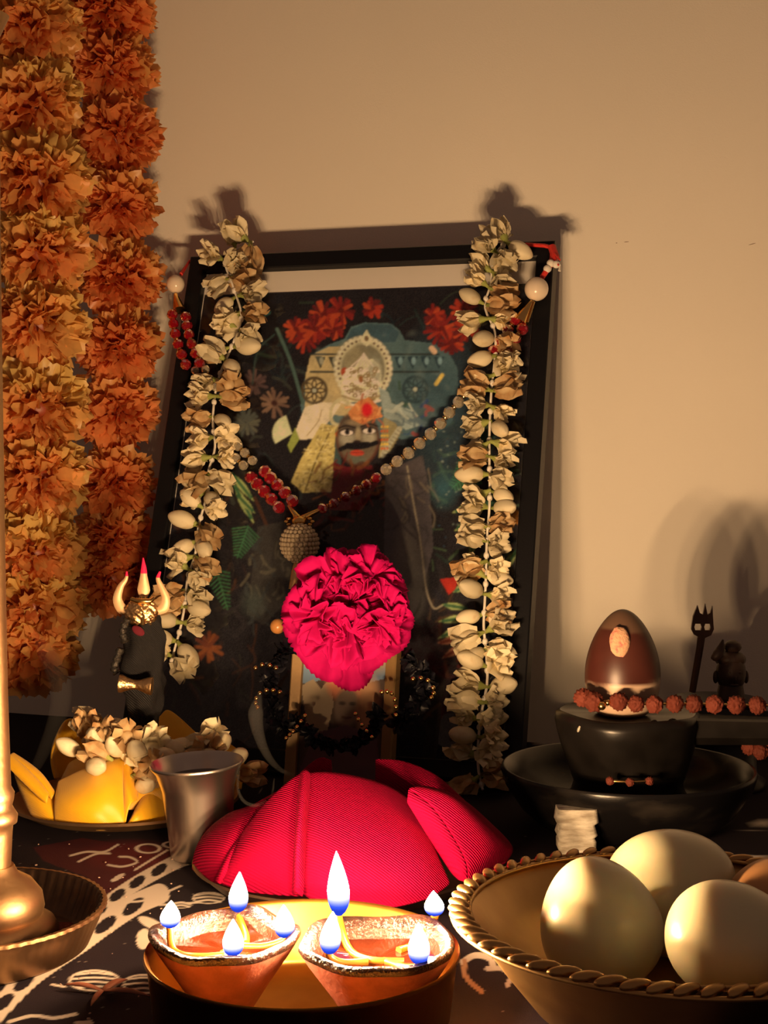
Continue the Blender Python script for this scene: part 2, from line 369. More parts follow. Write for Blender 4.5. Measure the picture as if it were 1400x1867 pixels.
# the print: real printed colours on one sheet
nu, nv = 400, 560
A = np.linspace(BW+.0012, FW-BW-.0012, nu); B = np.linspace(BW, FH-BW-.0195, nv)
PV = F0 + A[:, None, None]*FR + B[None, :, None]*FU + FN*-.0066
px, py = to_px(PV.reshape(-1, 3))
c = lambda r, g_, b_, k=1.0: alb((r, g_, b_), k)
pp = Paint(px, py, c(26, 21, 22))
rs = np.random.default_rng(3)
def foliage(n, x0, x1, y0, y1, cols, ln=(18, 50), wd=(2, 7), op=.8, ang=None):
    for i in range(n):
        x, y = rs.uniform(x0, x1), rs.uniform(y0, y1); a = rs.uniform(0, 6.28) if ang is None else rs.normal(ang, .5); l = rs.uniform(*ln); k = rs.normal(0, .25)
        pp.line([(x, y), (x+l*.5*math.cos(a)+k*l*.3, y+l*.5*math.sin(a)), (x+l*math.cos(a+k), y+l*math.sin(a+k))], rs.uniform(*wd), cols[rs.integers(len(cols))], op)
def bloom(x, y, r, cols, n=14, wd=6, mid=None, op=.95):
    for i in range(n):
        a = i/n*6.28+rs.normal(0, .12); rr = r*rs.uniform(.75, 1.05); pp.line([(x+r*.15*math.cos(a), y+r*.15*math.sin(a)), (x+rr*math.cos(a), y+rr*math.sin(a))], wd, cols[rs.integers(len(cols))], op)
    if mid is not None: pp.ell(x, y, r*.22, r*.2, mid, soft=.5)
def fern(x, y, a, l, col, wd=12):
    for i in range(10):
        t = i/10; bx, by = x+l*t*math.cos(a), y+l*t*math.sin(a); q = wd*(1-t*.8)*1.1
        for s in (-1, 1): pp.line([(bx, by), (bx+q*math.cos(a+s*1.1), by+q*math.sin(a+s*1.1))], 2.1, col, soft=.8)
    pp.line([(x, y), (x+l*math.cos(a), y+l*math.sin(a))], 2, col)
def leaf(x, y, a, l, wd, edge, mid):
    tx, ty = x+l*math.cos(a), y+l*math.sin(a); nx, ny = -math.sin(a)*wd, math.cos(a)*wd; mx, my = (x+tx)/2, (y+ty)/2
    P = np.vstack([cr([(x, y), (mx+nx, my+ny), (tx, ty)], 9), cr([(tx, ty), (mx-nx, my-ny), (x, y)], 9)])
    pp.poly([tuple(q) for q in P], edge); P = (P-[mx, my])*[.9, .9]; s = .55; 
    pp.line([(x+(tx-x)*.1, y+(ty-y)*.1), (tx-(tx-x)*.15, ty-(ty-y)*.15)], wd*.8, mid)
foliage(90, 400, 960, 540, 720, [c(35, 45, 40), c(24, 34, 36), c(48, 55, 40), c(20, 22, 26)], op=.7)
foliage(60, 330, 560, 640, 900, [c(45, 48, 42), c(60, 58, 46), c(28, 34, 36), c(36, 26, 26)], op=.6)
foliage(70, 780, 960, 740, 1060, [c(38, 52, 40), c(30, 40, 44), c(70, 84, 52), c(24, 28, 30)], op=.6)
foliage(60, 300, 470, 900, 1330, [c(70, 38, 22), c(50, 30, 24), c(44, 40, 30), c(84, 44, 22), c(30, 24, 26)], ln=(20, 60), op=.55, ang=1.5)
foliage(50, 760, 950, 1080, 1330, [c(80, 42, 26), c(70, 30, 26), c(44, 36, 28), c(90, 60, 34)], ln=(15, 45), op=.5)
foliage(40, 430, 800, 900, 1380, [c(34, 28, 30), c(26, 24, 32), c(44, 36, 34)], ln=(30, 90), wd=(4, 14), op=.5, ang=1.4)
# throne back
T1, T2 = c(84, 100, 94), c(188, 156, 104)
pp.poly([(556,690),(566,648),(600,628),(628,618),(640,596),(665,588),(712,590),(728,602),(738,620),(790,626),(818,642),(834,672),(836,720),(824,770),(780,800),(560,800),(548,740)], T1)
pp.poly([(640,600),(665,590),(712,592),(728,606),(720,624),(630,624)], c(62, 80, 82))
pp.poly([(556,690),(566,648),(600,632),(636,632),(640,760),(556,750)], T2)
pp.ell(800, 740, 60, 110, c(48, 66, 70), soft=1.2, op=.7)
for y in (646, 678): pp.line([(566, y), (800, y)], 3.5, c(44, 48, 44))
for k in range(10):
    x = 584+k*24
    if 625 < x < 705: continue
    pp.poly([(x-10,650),(x+10,650),(x,673)], c(60, 58, 46) if x < 640 else c(40, 56, 60)); pp.ell(x+2, 658, 4, 7, c(150, 138, 110) if x < 640 else c(120, 140, 136), soft=.5)
for (x, y, q) in ((573, 712, c(80, 62, 40)), (757, 710, c(46, 60, 60))):
    pp.ell(x, y, 22, 23, q, ring=.12)
    for k in range(8):
        a = k/8*6.28; pp.ell(x+12*math.cos(a), y+12*math.sin(a), 7, 3.6, q, math.degrees(a), ring=.3)
    pp.ell(x, y, 4, 4, c(170, 160, 130))
foliage(14, 700, 760, 700, 770, [c(60, 76, 56), c(50, 66, 60)], ln=(8, 20)); foliage(14, 740, 790, 740, 790, [c(36, 56, 90), c(50, 70, 100), c(150, 60, 50)], ln=(8, 16))
# halo ring, crown
pp.ell(662, 672, 50, 56, c(128, 114, 86)); pp.ell(640, 650, 24, 24, c(150, 130, 94), soft=.8); pp.ell(662, 672, 46, 52, c(206, 184, 140), ring=.13)
for k in range(34):
    a = k/34*6.28; pp.ell(662+49*math.cos(a), 672+55*math.sin(a), 5, 4, c(216, 196, 152), math.degrees(a), soft=.4); pp.ell(662+45*math.cos(a), 672+51*math.sin(a), 2.4, 2.4, c(110, 86, 60), soft=.5)
pp.poly([(656,622),(668,600),(680,622),(668,632)], c(214, 192, 146)); pp.ell(668, 617, 4, 5, c(120, 90, 60))
pp.ell(628, 678, 7, 8, c(170, 70, 40))
pp.poly([(624,734),(621,708),(624,686),(634,672),(648,668),(655,656),(663,642),(670,656),(680,654),(690,664),(696,684),(695,708),(691,732)], c(214, 192, 146)); pp.ell(683, 680, 12, 22, c(176, 160, 128), soft=.6)
for k in range(6): pp.line([(640+k*8, 668), (663, 648-(k % 2)*4)], 2, c(240, 224, 182))
for k in range(110):
    x, y = rs.uniform(628, 688), rs.uniform(672, 728); pp.ell(x, y, rs.uniform(2, 4), rs.uniform(2, 3.4), c(150, 120, 78) if k % 2 else c(236, 220, 180), ring=.4)
pp.ell(658, 692, 4, 6, c(150, 90, 50)); pp.line([(624, 722), (655, 730), (692, 722)], 4, c(166, 136, 90)); pp.line([(622, 732), (655, 740), (692, 730)], 5, c(226, 206, 160))
# cloth, ring, brocade sash
pp.poly([(556,742),(590,733),(622,736),(604,764),(570,800),(548,802),(536,792)], c(224, 200, 152)); pp.line([(586,748),(580,768),(560,794)], 2, c(170, 140, 96))
pp.poly([(690,705),(708,715),(714,735),(752,748),(766,776),(740,784),(700,760)], c(150, 150, 132)); foliage(16, 700, 760, 735, 780, [c(180, 172, 146), c(90, 100, 98)], ln=(14, 30), ang=.5)
pp.ell(620, 752, 17, 24, c(196, 172, 124), 15, ring=.16)
pp.poly([(586,772),(618,778),(616,850),(612,896),(552,898),(530,880),(548,838)], c(196, 164, 92))
pp.line([(600,790),(576,840),(556,896)], 3, c(110, 84, 40))
for k in range(240):
    x, y = rs.uniform(534, 616), rs.uniform(776, 896)
    if x > 586-(y-772)*.5: pp.line([(x, y), (x+rs.normal(0, 4), y+rs.normal(0, 3))], 2.2, c(226, 196, 128) if k % 2 else c(120, 92, 48), .7)
pp.poly([(612,780),(622,840),(616,896),(606,896)], c(60, 74, 66))
for k in range(7):
    for q in range(3): pp.ell(622+q*7-10, 858+k*6, 2.4, 2, c(214, 190, 130))
pp.poly([(700,760),(722,772),(730,790),(712,822),(690,836)], c(150, 128, 84)); pp.line([(728,782),(712,806),(698,830)], 10, c(176, 160, 126))
for k in range(8): pp.line([(724-k*4, 784+k*6), (734-k*4, 790+k*6)], 1.5, c(110, 92, 62))
for k in range(6):
    for q in range(3): pp.ell(696+q*5, 778+k*8, 2.2, 2.6, c(200, 90, 40) if k % 2 else c(220, 170, 70))
pp.ell(615, 792, 4, 5, c(210, 90, 30))
for k in range(60):
    x, y = rs.uniform(560, 830), rs.uniform(600, 770); pp.ell(x, y, rs.uniform(3, 14), rs.uniform(2, 8), c(150, 150, 130) if k % 2 else c(40, 50, 50), rs.uniform(0, 180), soft=1.8, op=.14)
# face (a cast metal mask)
pp.ell(652, 800, 40, 50, c(92, 50, 34)); pp.ell(652, 799, 36, 46, c(104, 84, 62)); pp.ell(652, 770, 30, 16, c(74, 58, 46), soft=.5)
pp.ell(634, 800, 13, 12, c(166, 146, 116), soft=.8); pp.ell(672, 798, 12, 12, c(172, 150, 118), soft=.8); pp.ell(653, 795, 5, 18, c(160, 134, 98), soft=.7); pp.ell(652, 770, 20, 6, c(140, 112, 80), soft=.8)
for x, y in ((632, 788), (673, 785)):
    pp.ell(x, y, 14, 7, c(40, 28, 24)); pp.ell(x, y+1, 11.5, 5, c(232, 216, 180)); pp.ell(x+1, y, 4.6, 5, c(16, 12, 14)); pp.line([(x-15, y-7), (x, y-12), (x+15, y-8)], 3, c(36, 24, 22))
pp.ell(651, 807, 8, 5, c(44, 28, 24), soft=.4)
pp.line([(621,819),(630,815),(641,811),(651,814),(662,810),(674,811),(686,807)], 8.5, c(18, 14, 16)); pp.line([(634,813),(651,814),(670,811)], 12, c(18, 14, 16)); pp.ell(651, 826, 13, 5.5, c(186, 62, 40)); pp.line([(638,826),(651,825),(664,825)], 1.2, c(90, 20, 20)); pp.ell(652, 839, 16, 7, c(96, 92, 72), soft=.6)
pp.poly([(634,752),(652,732),(672,724),(690,742),(698,760),(676,766),(660,774),(640,764)], c(206, 122, 66)); foliage(20, 640, 690, 735, 765, [c(226, 150, 90), c(180, 90, 50)], ln=(8, 18), wd=(2, 5)); pp.ell(669, 747, 10, 13, c(206, 30, 36), soft=.5)
# red garments, robes
pp.poly([(608,842),(625,850),(652,852),(678,848),(690,880),(660,930),(600,930),(606,880)], c(104, 22, 26)); foliage(60, 570, 720, 850, 960, [c(110, 30, 24), c(80, 40, 22), c(60, 24, 20), c(120, 66, 30)], ln=(10, 30), op=.7)
pp.poly([(702,860),(770,830),(784,900),(790,1000),(760,1110),(735,1150),(700,1010)], c(72, 60, 56)); pp.line([(742,850),(756,930),(768,1000),(776,1070),(790,1108),(806,1104)], 3, c(150, 126, 96)); pp.ell(740, 1010, 20, 50, c(110, 94, 76), soft=.9, op=.6); pp.ell(758, 1060, 18, 60, c(96, 84, 70), soft=.9, op=.6)
foliage(30, 710, 790, 850, 960, [c(104, 86, 66), c(58, 48, 46)], ln=(14, 40), wd=(2, 5), ang=1.4)
pp.poly([(470,960),(520,950),(540,1080),(480,1140),(450,1120)], c(56, 48, 40), .8); foliage(40, 450, 540, 960, 1140, [c(84, 72, 54), c(50, 48, 44)], ln=(10, 30), ang=1.5)
pp.ell(462, 1098, 18, 22, c(60, 62, 52), soft=1.4, op=.7)
# flowers and leaves of the print
RD = [c(160, 46, 26), c(126, 30, 24), c(178, 64, 32), c(96, 24, 22)]
for (x, y, r) in ((556,612,30),(590,574,30),(622,566,26),(540,600,22),(575,600,26),(680,562,18),(610,600,18),(805,600,30),(846,566,26),(822,625,24),(850,600,24),(790,575,18)): bloom(x, y, r, RD, 15, 6.5, c(100, 24, 20))
bloom(500, 735, 26, [c(128, 92, 68), c(108, 76, 58)], 18, 5, c(60, 30, 24)); bloom(462, 700, 24, [c(96, 66, 56), c(80, 56, 50)], 14, 6, c(50, 30, 28)); bloom(448, 770, 26, [c(92, 84, 66), c(76, 74, 64)], 16, 6)
for k in range(16): a = 2.6+k*.12; pp.line([(530, 790), (530+32*math.cos(a), 790+32*math.sin(a))], 3.6, c(206, 192, 140))
pp.poly([(524,812),(538,780),(546,800),(530,826)], c(150, 148, 66)); pp.line([(505,600),(530,660),(552,735)], 6, c(74, 90, 76)); pp.line([(440,560),(470,575),(490,570)], 7, c(54, 84, 74)); pp.line([(460,700),(470,640),(500,610)], 3, c(52, 62, 54)); pp.line([(795,700),(806,684)], 7, c(210, 170, 80)); pp.line([(787,635),(792,641)], 10, c(226, 172, 130))
fern(452, 960, 1.9, 60, c(58, 96, 58), 26); fern(395, 1040, 1.3, 74, c(52, 88, 52), 22); fern(868, 850, 2.4, 60, c(70, 116, 66), 30); fern(930, 905, 2.8, 50, c(60, 92, 62), 20)
for (x, y, a, l) in ((420,860,.9,70),(425,880,1.1,85),(430,900,.8,50),(880,915,2.8,60),(880,930,2.5,66),(876,945,2.2,56),(870,960,1.8,60),(855,1110,3.3,52),(858,1125,3.0,60),(850,1140,2.7,56),(945,1000,2.2,60),(860,1060,2.6,40)): leaf(x, y, a, l, 7, c(150, 148, 84), c(52, 84, 50))
for (x, y, a, l) in ((850,1160,2.9,56),(848,1175,2.6,50)): leaf(x, y, a, l, 7, c(150, 90, 60), c(100, 40, 30))
pp.poly([(802,1056),(836,1052),(830,1074),(818,1084)], c(160, 36, 24)); bloom(852, 1205, 22, [c(120, 52, 34), c(90, 36, 28)], 14, 6); bloom(380, 1180, 26, [c(120, 60, 28), c(96, 44, 26)], 12, 7); bloom(345, 1120, 24, [c(100, 56, 34), c(70, 40, 30)], 12, 7); bloom(345, 720, 18, [c(60, 40, 34)], 10, 6)
bloom(880, 800, 24, [c(60, 84, 70), c(48, 66, 60)], 14, 6); pp.ell(810, 890, 18, 26, c(52, 84, 84), soft=1.6, op=.7); bloom(935, 945, 14, [c(190, 110, 40)], 8, 6)
foliage(50, 800, 870, 780, 1000, [c(120, 122, 104), c(40, 60, 70)], ln=(1, 3), wd=(1.5, 3))
pp.C *= (1 + .22*noise3(np.stack([px, py, px*0], -1), 5, .09)[:, None]); im = pp.C.reshape(nu, nv, 3)
for k in range(2): im = .5*im + .125*(np.roll(im, 1, 0)+np.roll(im, -1, 0)+np.roll(im, 1, 1)+np.roll(im, -1, 1))
grain = noise3(np.stack([px, py, px*0], -1), 9, .35, 14) + .8*noise3(np.stack([px, py, px*0], -1), 10, .7, 14)
pp.C = np.clip(im.reshape(-1, 3)*(1 + .20*grain[:, None]) + RNG.normal(0, .005, (len(px), 1)), .003, .9)
part('print', Geo().add(sheet(PV), col=pp.C), M_print, fr, label='photograph of a crowned dark-faced idol among red flowers and leaves')
def glass_mat():
    m = bpy.data.materials.new('pane_glass'); m.use_nodes = True; N = m.node_tree.nodes; L = m.node_tree.links; N.remove(N['Principled BSDF'])
    t = N.new('ShaderNodeBsdfTransparent'); gl = N.new('ShaderNodeBsdfGlossy'); gl.inputs['Roughness'].default_value = .03; fr0 = N.new('ShaderNodeLayerWeight'); fr0.inputs[0].default_value = .5; p5 = N.new('ShaderNodeMath'); p5.operation = 'POWER'; p5.inputs[1].default_value = 5.0; L.new(fr0.outputs['Facing'], p5.inputs[0]); fr_ = N.new('ShaderNodeMath'); fr_.operation = 'MULTIPLY_ADD'; fr_.inputs[1].default_value = .92; fr_.inputs[2].default_value = .045; L.new(p5.outputs[0], fr_.inputs[0])
    mx = N.new('ShaderNodeMixShader'); L.new(fr_.outputs[0], mx.inputs[0]); L.new(t.outputs[0], mx.inputs[1]); L.new(gl.outputs[0], mx.inputs[2]); L.new(mx.outputs[0], N['Material Output'].inputs[0]); return m
M_glass = glass_mat()
part('glass_pane', sheet(np.array([[fp(BW-.002, BW-.002, -.0048), fp(FW-BW+.002, BW-.002, -.0048)], [fp(BW-.002, FH-BW+.002, -.0048), fp(FW-BW+.002, FH-BW+.002, -.0048)]])), M_glass, fr)

# ================================================================ JASMINE
def bud_mesh(kind, seed):
    r = np.random.default_rng(seed); g = Geo(); L_ = .017
    def petal(tilt, spin, l, wd, curl, z0=0., cup=.5):
        u = np.linspace(0, 1, 7)[:, None]; v = np.linspace(-1, 1, 6)[None, :]
        prof = wd*np.sin(np.clip(u*.92+.06, 0, 1)*PI)**.75
        x = v*prof; h = u*l; up = cup*wd*(1-v**2)*-1 + cup*wd*.6 + curl*l*u**2 + .0006*np.sin(5*v+9*u+seed)
        a = tilt; out = h*math.sin(a) - up*math.cos(a)*-1; z = h*math.cos(a) - up*math.sin(a)
        P = np.stack([out + 0*v, x + 0*u, z + z0 + 0*v], -1); return sheet(P), rotm((0, 0, 1), spin)
    if kind == 0:
        ph = r.uniform(0, 6)
        def fn(D, PH, TH): return 1 + .07*np.abs(np.sin(2.5*TH + ph + 1.2*np.cos(PH)))*np.sin(PH) - .05
        V, F = ball((.0052, .0049, .0082), 14, 20, fn); V[:, 2] += .0082; tz = np.clip((V[:, 2]-.010)/.0075, 0, 1); V[:, :2] *= (1-.45*tz**2)[:, None]; V[:, 2] += .001*tz
        g.add((V, F), 0)
    elif kind == 1:
        V, F = ball((.0042, .0042, .0064), 10, 14); V[:, 2] += .007; g.add((V, F), 0)
        for k in range(5): s, R = petal(.12+r.uniform(-.05, .15), k*1.257+r.uniform(-.2, .2), .0165, .0052, .05, .001, .75); s[0][:, 0] += .0022; g.add(s, 0, R)
    else:
        for k in range(6): s, R = petal(.75+r.uniform(-.25, .3), k*1.047+r.uniform(-.2, .2), .0135*r.uniform(.85, 1.1), .0044, -.15, .003, .6); g.add(s, 0, R)
        for k in range(4): s, R = petal(.3+r.uniform(-.1, .2), k*1.57+.4, .0105, .004, .1, .003, .7); g.add(s, 0, R)
    g.add(lathe([(.0004, -.003), (.0011, -.0025), (.0013, -.0005), (.0022, .0012), (.0027, .0030)], 8), 1)
    return mesh('jasmine', g, [M_jas if seed % 4 else M_jasb, M_calyx], sharp=False)
BUDS = [(k, bud_mesh(k, s)) for k, s in ((0, 1), (0, 2), (1, 3), (1, 4), (2, 5), (2, 6), (0, 7), (1, 8), (2, 9), (2, 11))]
NAMES = ['jasmine_bud', 'jasmine_bud', 'jasmine_flower']
def jasmine_at(parent, pos, d, s=1.0, kind=None, rr=random):
    c = [b for b in BUDS if kind is None or b[0] == kind]; k, me = rr.choice(c)
    return put(NAMES[k], me, parent, pos, align(d, spin=rr.uniform(0, 6.28)), s)
def strand(label, pts, offs, scale, seed, step=27.0, name='jasmine_garland'):
    rr = random.Random(seed); P2 = cr(pts, 200); S = np.r_[0, np.cumsum(np.hypot(*np.diff(P2, axis=0).T))]; tot = S[-1]
    pos = lambda s: np.array([np.interp(s, S, P2[:, 0]), np.interp(s, S, P2[:, 1])])
    q0 = pos(tot/2); t = thing(name, label, 'flower garland', FP(*q0, offs))
    line = np.array([FP(*pos(s), offs + .0012*math.sin(s*.13)) for s in np.linspace(0, tot, 90)])
    kn = Geo().add(tube(line, .0010, 6))
    for s in np.linspace(15, tot-10, int(tot/50)): kn.add(ball((.0022, .0022, .0026), 6, 8), off=FP(*pos(s), offs))
    part('thread', kn, M_thread, t)
    s = 6.0; side = 1
    while s < tot:
        p = pos(s); tg = nz(pos(min(tot, s+4))-pos(max(0, s-4))); nrm = np.array([-tg[1], tg[0]])
        for kk in range(2):
            sd = side if kk == 0 else -side
            d2 = nrm*sd*rr.uniform(.7, 1.1) + tg*rr.uniform(-.5, .8); dist = rr.uniform(4, 10); q = p + nz(d2)*dist
            b = FP(*q, offs + rr.uniform(-.001, .004)); e = FP(*(q+nz(d2)*20), offs + rr.uniform(-.002, .008))
            jasmine_at(t, b, e-b + FN*.004*rr.random(), scale*rr.uniform(.88, 1.12), rr=rr)
        s += step*rr.uniform(.85, 1.2); side = -side
    return t
strand('cream jasmine flower string hanging down the left side of the black frame', [(462,440),(412,470),(424,520),(440,575),(425,625),(402,680),(392,720),(388,770),(392,815),(380,860),(376,905),(362,960),(356,1010),(342,1055),(338,1095),(330,1140),(318,1185),(312,1215)], .009, 1.24, 21, 31)
strand('cream jasmine flower string hanging down the right side of the black frame', [(928,437),(902,466),(894,520),(884,560),(902,605),(902,655),(896,710),(893,770),(892,825),(893,870),(892,930),(888,975),(886,1045),(884,1095),(882,1145),(887,1195),(888,1245),(878,1300),(872,1350),(872,1400),(880,1440)], .009, 1.20, 22, 31)

# ================================================================ MARIGOLDS
def marigold_mesh(seed, red):
    r = np.random.default_rng(seed); g = Geo(); R0 = .034; n = 300
    for i in range(n):
        z = 1-2*(i+.5)/n; th = i*2.39996 + r.normal(0, .15); d = nz([math.sqrt(max(0, 1-z*z))*math.cos(th), math.sqrt(max(0, 1-z*z))*math.sin(th), z*.9 + r.normal(0, .12)])
        l = R0*r.uniform(.34, .62); wd = R0*r.uniform(.13, .25)
        u = np.linspace(0, 1, 5)[:, None]; v = np.linspace(-1, 1, 5)[None, :]
        curl = r.uniform(-.5, .5); bend = r.uniform(-.6, .6); ph = r.uniform(0, 6)
        x = v*wd*(.4+.75*u - .15*u**4); y = bend*l*u**2*.6 + curl*wd*(v**2)*u + .0022*np.sin(3.6*v+ph+5*u)*u; zz = l*u + .0022*np.sin(4.6*v+ph)*u**3 - l*.16*np.abs(v)**3*u
        P = np.stack([x + 0*u, y + 0*v, zz + 0*v], -1)
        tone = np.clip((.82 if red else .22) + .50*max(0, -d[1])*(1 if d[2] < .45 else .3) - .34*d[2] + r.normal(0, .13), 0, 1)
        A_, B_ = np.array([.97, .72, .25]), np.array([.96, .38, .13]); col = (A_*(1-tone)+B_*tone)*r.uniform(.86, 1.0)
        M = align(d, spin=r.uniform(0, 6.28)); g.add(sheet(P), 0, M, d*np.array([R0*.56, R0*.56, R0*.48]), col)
    V, F = ball((R0*.62, R0*.62, R0*.52), 10, 14); g.add((V, F), 0, col=(.45, .07, .012))
    return mesh('marigold', g, M_mari, sharp=False)
MR = [marigold_mesh(40+i, True) for i in range(4)]; MY = [marigold_mesh(50+i, False) for i in range(4)]
def garland(label, seq, Y, scale, meshes, seed):
    rr = random.Random(seed); pts = [at(x, y, Y) for x, y in seq]
    t = thing('marigold_garland', label, 'flower garland', pts[len(pts)//2])
    part('string', tube([pts[0]+(0, 0, .08)] + pts, .001, 6), M_thread, t)
    for i, p in enumerate(pts):
        put('marigold', meshes[i % 4], t, p, rotm((0, 0, 1), rr.uniform(-.5, .5)) @ rotm((1, 0, 0), rr.uniform(-.25, .25)) @ rotm((0, 1, 0), rr.uniform(-.2, .2)), scale*rr.uniform(.95, 1.06))
    return t
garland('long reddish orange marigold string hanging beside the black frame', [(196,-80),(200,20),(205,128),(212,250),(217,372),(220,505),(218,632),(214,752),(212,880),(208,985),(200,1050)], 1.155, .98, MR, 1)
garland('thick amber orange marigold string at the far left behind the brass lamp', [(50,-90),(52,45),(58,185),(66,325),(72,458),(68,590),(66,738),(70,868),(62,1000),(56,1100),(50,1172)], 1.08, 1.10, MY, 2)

# ================================================================ BEAD NECKLACE
def crystal(nv=9, nu=6): return ball((1, 1, .92), nu, nv)
ME_ruby = mesh('ruby_bead', crystal(), M_ruby, False); ME_clear = mesh('clear_bead', crystal(), M_clear, False)
ME_ring = mesh('gold_spacer', tube([(math.cos(a)*.62, math.sin(a)*.62, 0) for a in np.linspace(0, 2*PI, 14, endpoint=False)], .2, 5, True), M_gold)
nk = thing('bead_necklace', 'ruby and clear crystal bead necklace with a pearl ball pendant draped on the picture', 'necklace', FP(546, 945, .012))
def bead(px, py, r, kind, off=.010):
    p = FP(px, py, off); rm = r/FPX*1.03
    if kind == 'r': put('ruby_bead', ME_ruby, nk, p, align(RNG.normal(size=3)), rm)
    else: put('clear_bead', ME_clear, nk, p, align(RNG.normal(size=3)), rm)
    return p
def run(pts, kinds, r, off=.010):
    prev = None
    for (x, y), k in zip(pts, kinds):
        p = bead(x, y, r, k, off)
        if prev is not None: put('gold_spacer', ME_ring, nk, (p+prev)/2, align(p-prev), r/FPX*.62)
        prev = p
def two(pts, n, gap):
    c_ = cr(pts, n); out = []
    for i in range(n):
        tg = nz(c_[min(i+1, n-1)]-c_[max(i-1, 0)]); nn = np.array([-tg[1], tg[0]])*gap; out.append((tuple(c_[i]+nn), tuple(c_[i]-nn+tg*gap*.6)))
    return [o_[0] for o_ in out], [o_[1] for o_ in out]
for L_ in two([(326,572),(330,600),(338,630),(350,660)], 6, 12): run(L_, 'r'*6, 11.5, .012)
for L_ in two([(364,672),(372,690),(382,706)], 3, 9): run(L_, 'c'*3, 9, .012)
for L_ in two([(424,816),(436,828),(450,842)], 3, 9): run(L_, 'c'*3, 10, .006)
for L_ in two([(468,862),(482,878),(500,896),(518,916)], 5, 13): run(L_, 'r'*5, 13, .008)
run([(588,927),(608,918),(630,906),(650,894),(668,883),(686,871)], 'r'*6, 10.5, .008)
run([(704,856),(724,841),(745,826),(765,808),(785,791),(803,772),(819,752),(836,733),(853,714),(868,694)], 'c'*10, 12, .008)
for L_ in two([(905,650),(924,622),(944,594)], 4, 10): run(L_, 'r'*4, 12, .008)
cap = Geo()
for e in ((526,922),(590,926)): cap.add(tube([FP(*e, .009), FP(546, 948, .011)], [.0012, .003], 8))
for k in range(10): a = k/10*6.28; cap.add(ball((.002, .002, .0012), 5, 8), off=FP(546+24*math.cos(a), 951+9*math.sin(a), .013))
cap.add(ball((.006, .006, .004), 8, 14), off=FP(546, 950, .012)); part('pendant_cap', cap, M_gold, nk)
pc = FP(546, 991, .016); pr = 34/FPX*1.02; pb = Geo().add(ball((pr*.93,)*3, 16, 24), off=pc)
for i in range(13):
    ph = (i+.5)/13*PI; m = max(1, int(2*PI*math.sin(ph)*13/PI))
    for k in range(m):
        a = (k + .5*(i % 2))/m*2*PI; d = np.array([math.sin(ph)*math.cos(a), math.sin(ph)*math.sin(a), math.cos(ph)]); pb.add(ball((.0017,)*3, 8, 10), off=pc+d*pr)
part('pendant_ball', pb, M_pearld, nk, label='ball covered in rows of tiny beige pearls')
part('pendant_tube', tube([FP(542, 1026, .013), FP(540, 1042, .012), FP(534, 1075, .010)], [.0025, .0038, .0034], 10), M_goldd, nk)
for (x, y, r) in ((320, 518, 18), (978, 527, 22)): part('pearl', Geo().add(ball((r/FPX*1.05,)*3, 16, 24), off=FP(x, y, .011)), M_pearl, nk)
part('gold_cone', tube([FP(320, 536, .011), FP(327, 566, .012)], [.0015, .0055], 10), M_gold, nk)
cone = Geo(); cone.add(tube([FP(970, 548, .011), FP(948, 586, .010)], [.0012, .0055], 10)); cone.add(tube([FP(974, 550, .011), FP(962, 588, .010)], .0008, 6))
part('gold_cone', cone, M_gold, nk)
cd_ = Geo(); cd_.add(tube([FP(1008, 452, .006), FP(992, 448, .004), FP(960, 446, .002), FP(940, 449, -.004), FP(700, 463, -.02), FP(345, 477, -.01), FP(330, 500, .008)], .0016, 7))
cd_.add(tube([FP(1006, 450, .006), FP(1012, 468, .008), FP(1000, 488, .011), FP(988, 506, .011)], [.0032, .0035, .0022, .0020], 8))
for k in range(7): cd_.add(tube([FP(1006, 456, .008), FP(1003+3*k, 474+(k % 3)*5, .009+.001*k)], [.0012, .0006], 5))
part('red_cord', cd_, M_redcord, nk)
wt = Geo(); 
for (x, y) in ((1004, 480), (998, 490), (1014, 482)): wt.add(ball((.0032, .0026, .003), 6, 8), off=FP(x, y, .012))
wt.add(tube([FP(1010, 478, .011), FP(1022, 484, .011), FP(1020, 494, .011)], .0012, 6)); part('white_binding', wt, M_thread, nk)

# ================================================================ SMALL PICTURE, CARNATION, BLACK GARLAND
SW, SH, SLEAN = .0745, .105, .20
sR = FR; sU = np.array([0, 0, 1])*math.cos(SLEAN) + FB*math.sin(SLEAN); sN = np.cross(sR, sU); s0 = np.array([at(611, 1300, .93)[0], .925, .003]) - sR*SW/2
s0 = s0 + np.array([0, 0, .0015])
def sp_(a, b, c_=0.): return s0 + sR*a + sU*b + sN*c_
sf = thing('small_picture_frame', 'small gilt framed picture standing in front of the large black frame', 'picture frame', s0 + sR*SW/2)
part('moulding', moulding(sp_, SW, SH, [(0, -.012), (0, -.001), (.001, 0), (.0075, -.0015), (.008, -.003), (.008, -.012)]), M_brassframe, sf, smooth=False)
A = np.linspace(.007, SW-.007, 80); B = np.linspace(.007, SH-.007, 110); PV = s0 + A[:, None, None]*sR + B[None, :, None]*sU - sN*.004
X = (np.repeat(A, 110)-.007)/(SW-.014)*100; Yp = (1-(np.tile(B, 80)-.007)/(SH-.014))*140
p2 = Paint(X, Yp, (.07, .05, .045)); p2.poly([(0,0),(100,0),(100,30),(70,38),(30,34),(0,40)], (.16, .26, .42)); p2.ell(20, 12, 30, 10, (.40, .34, .22), soft=.8); p2.ell(85, 10, 22, 14, (.30, .24, .16), soft=.8)
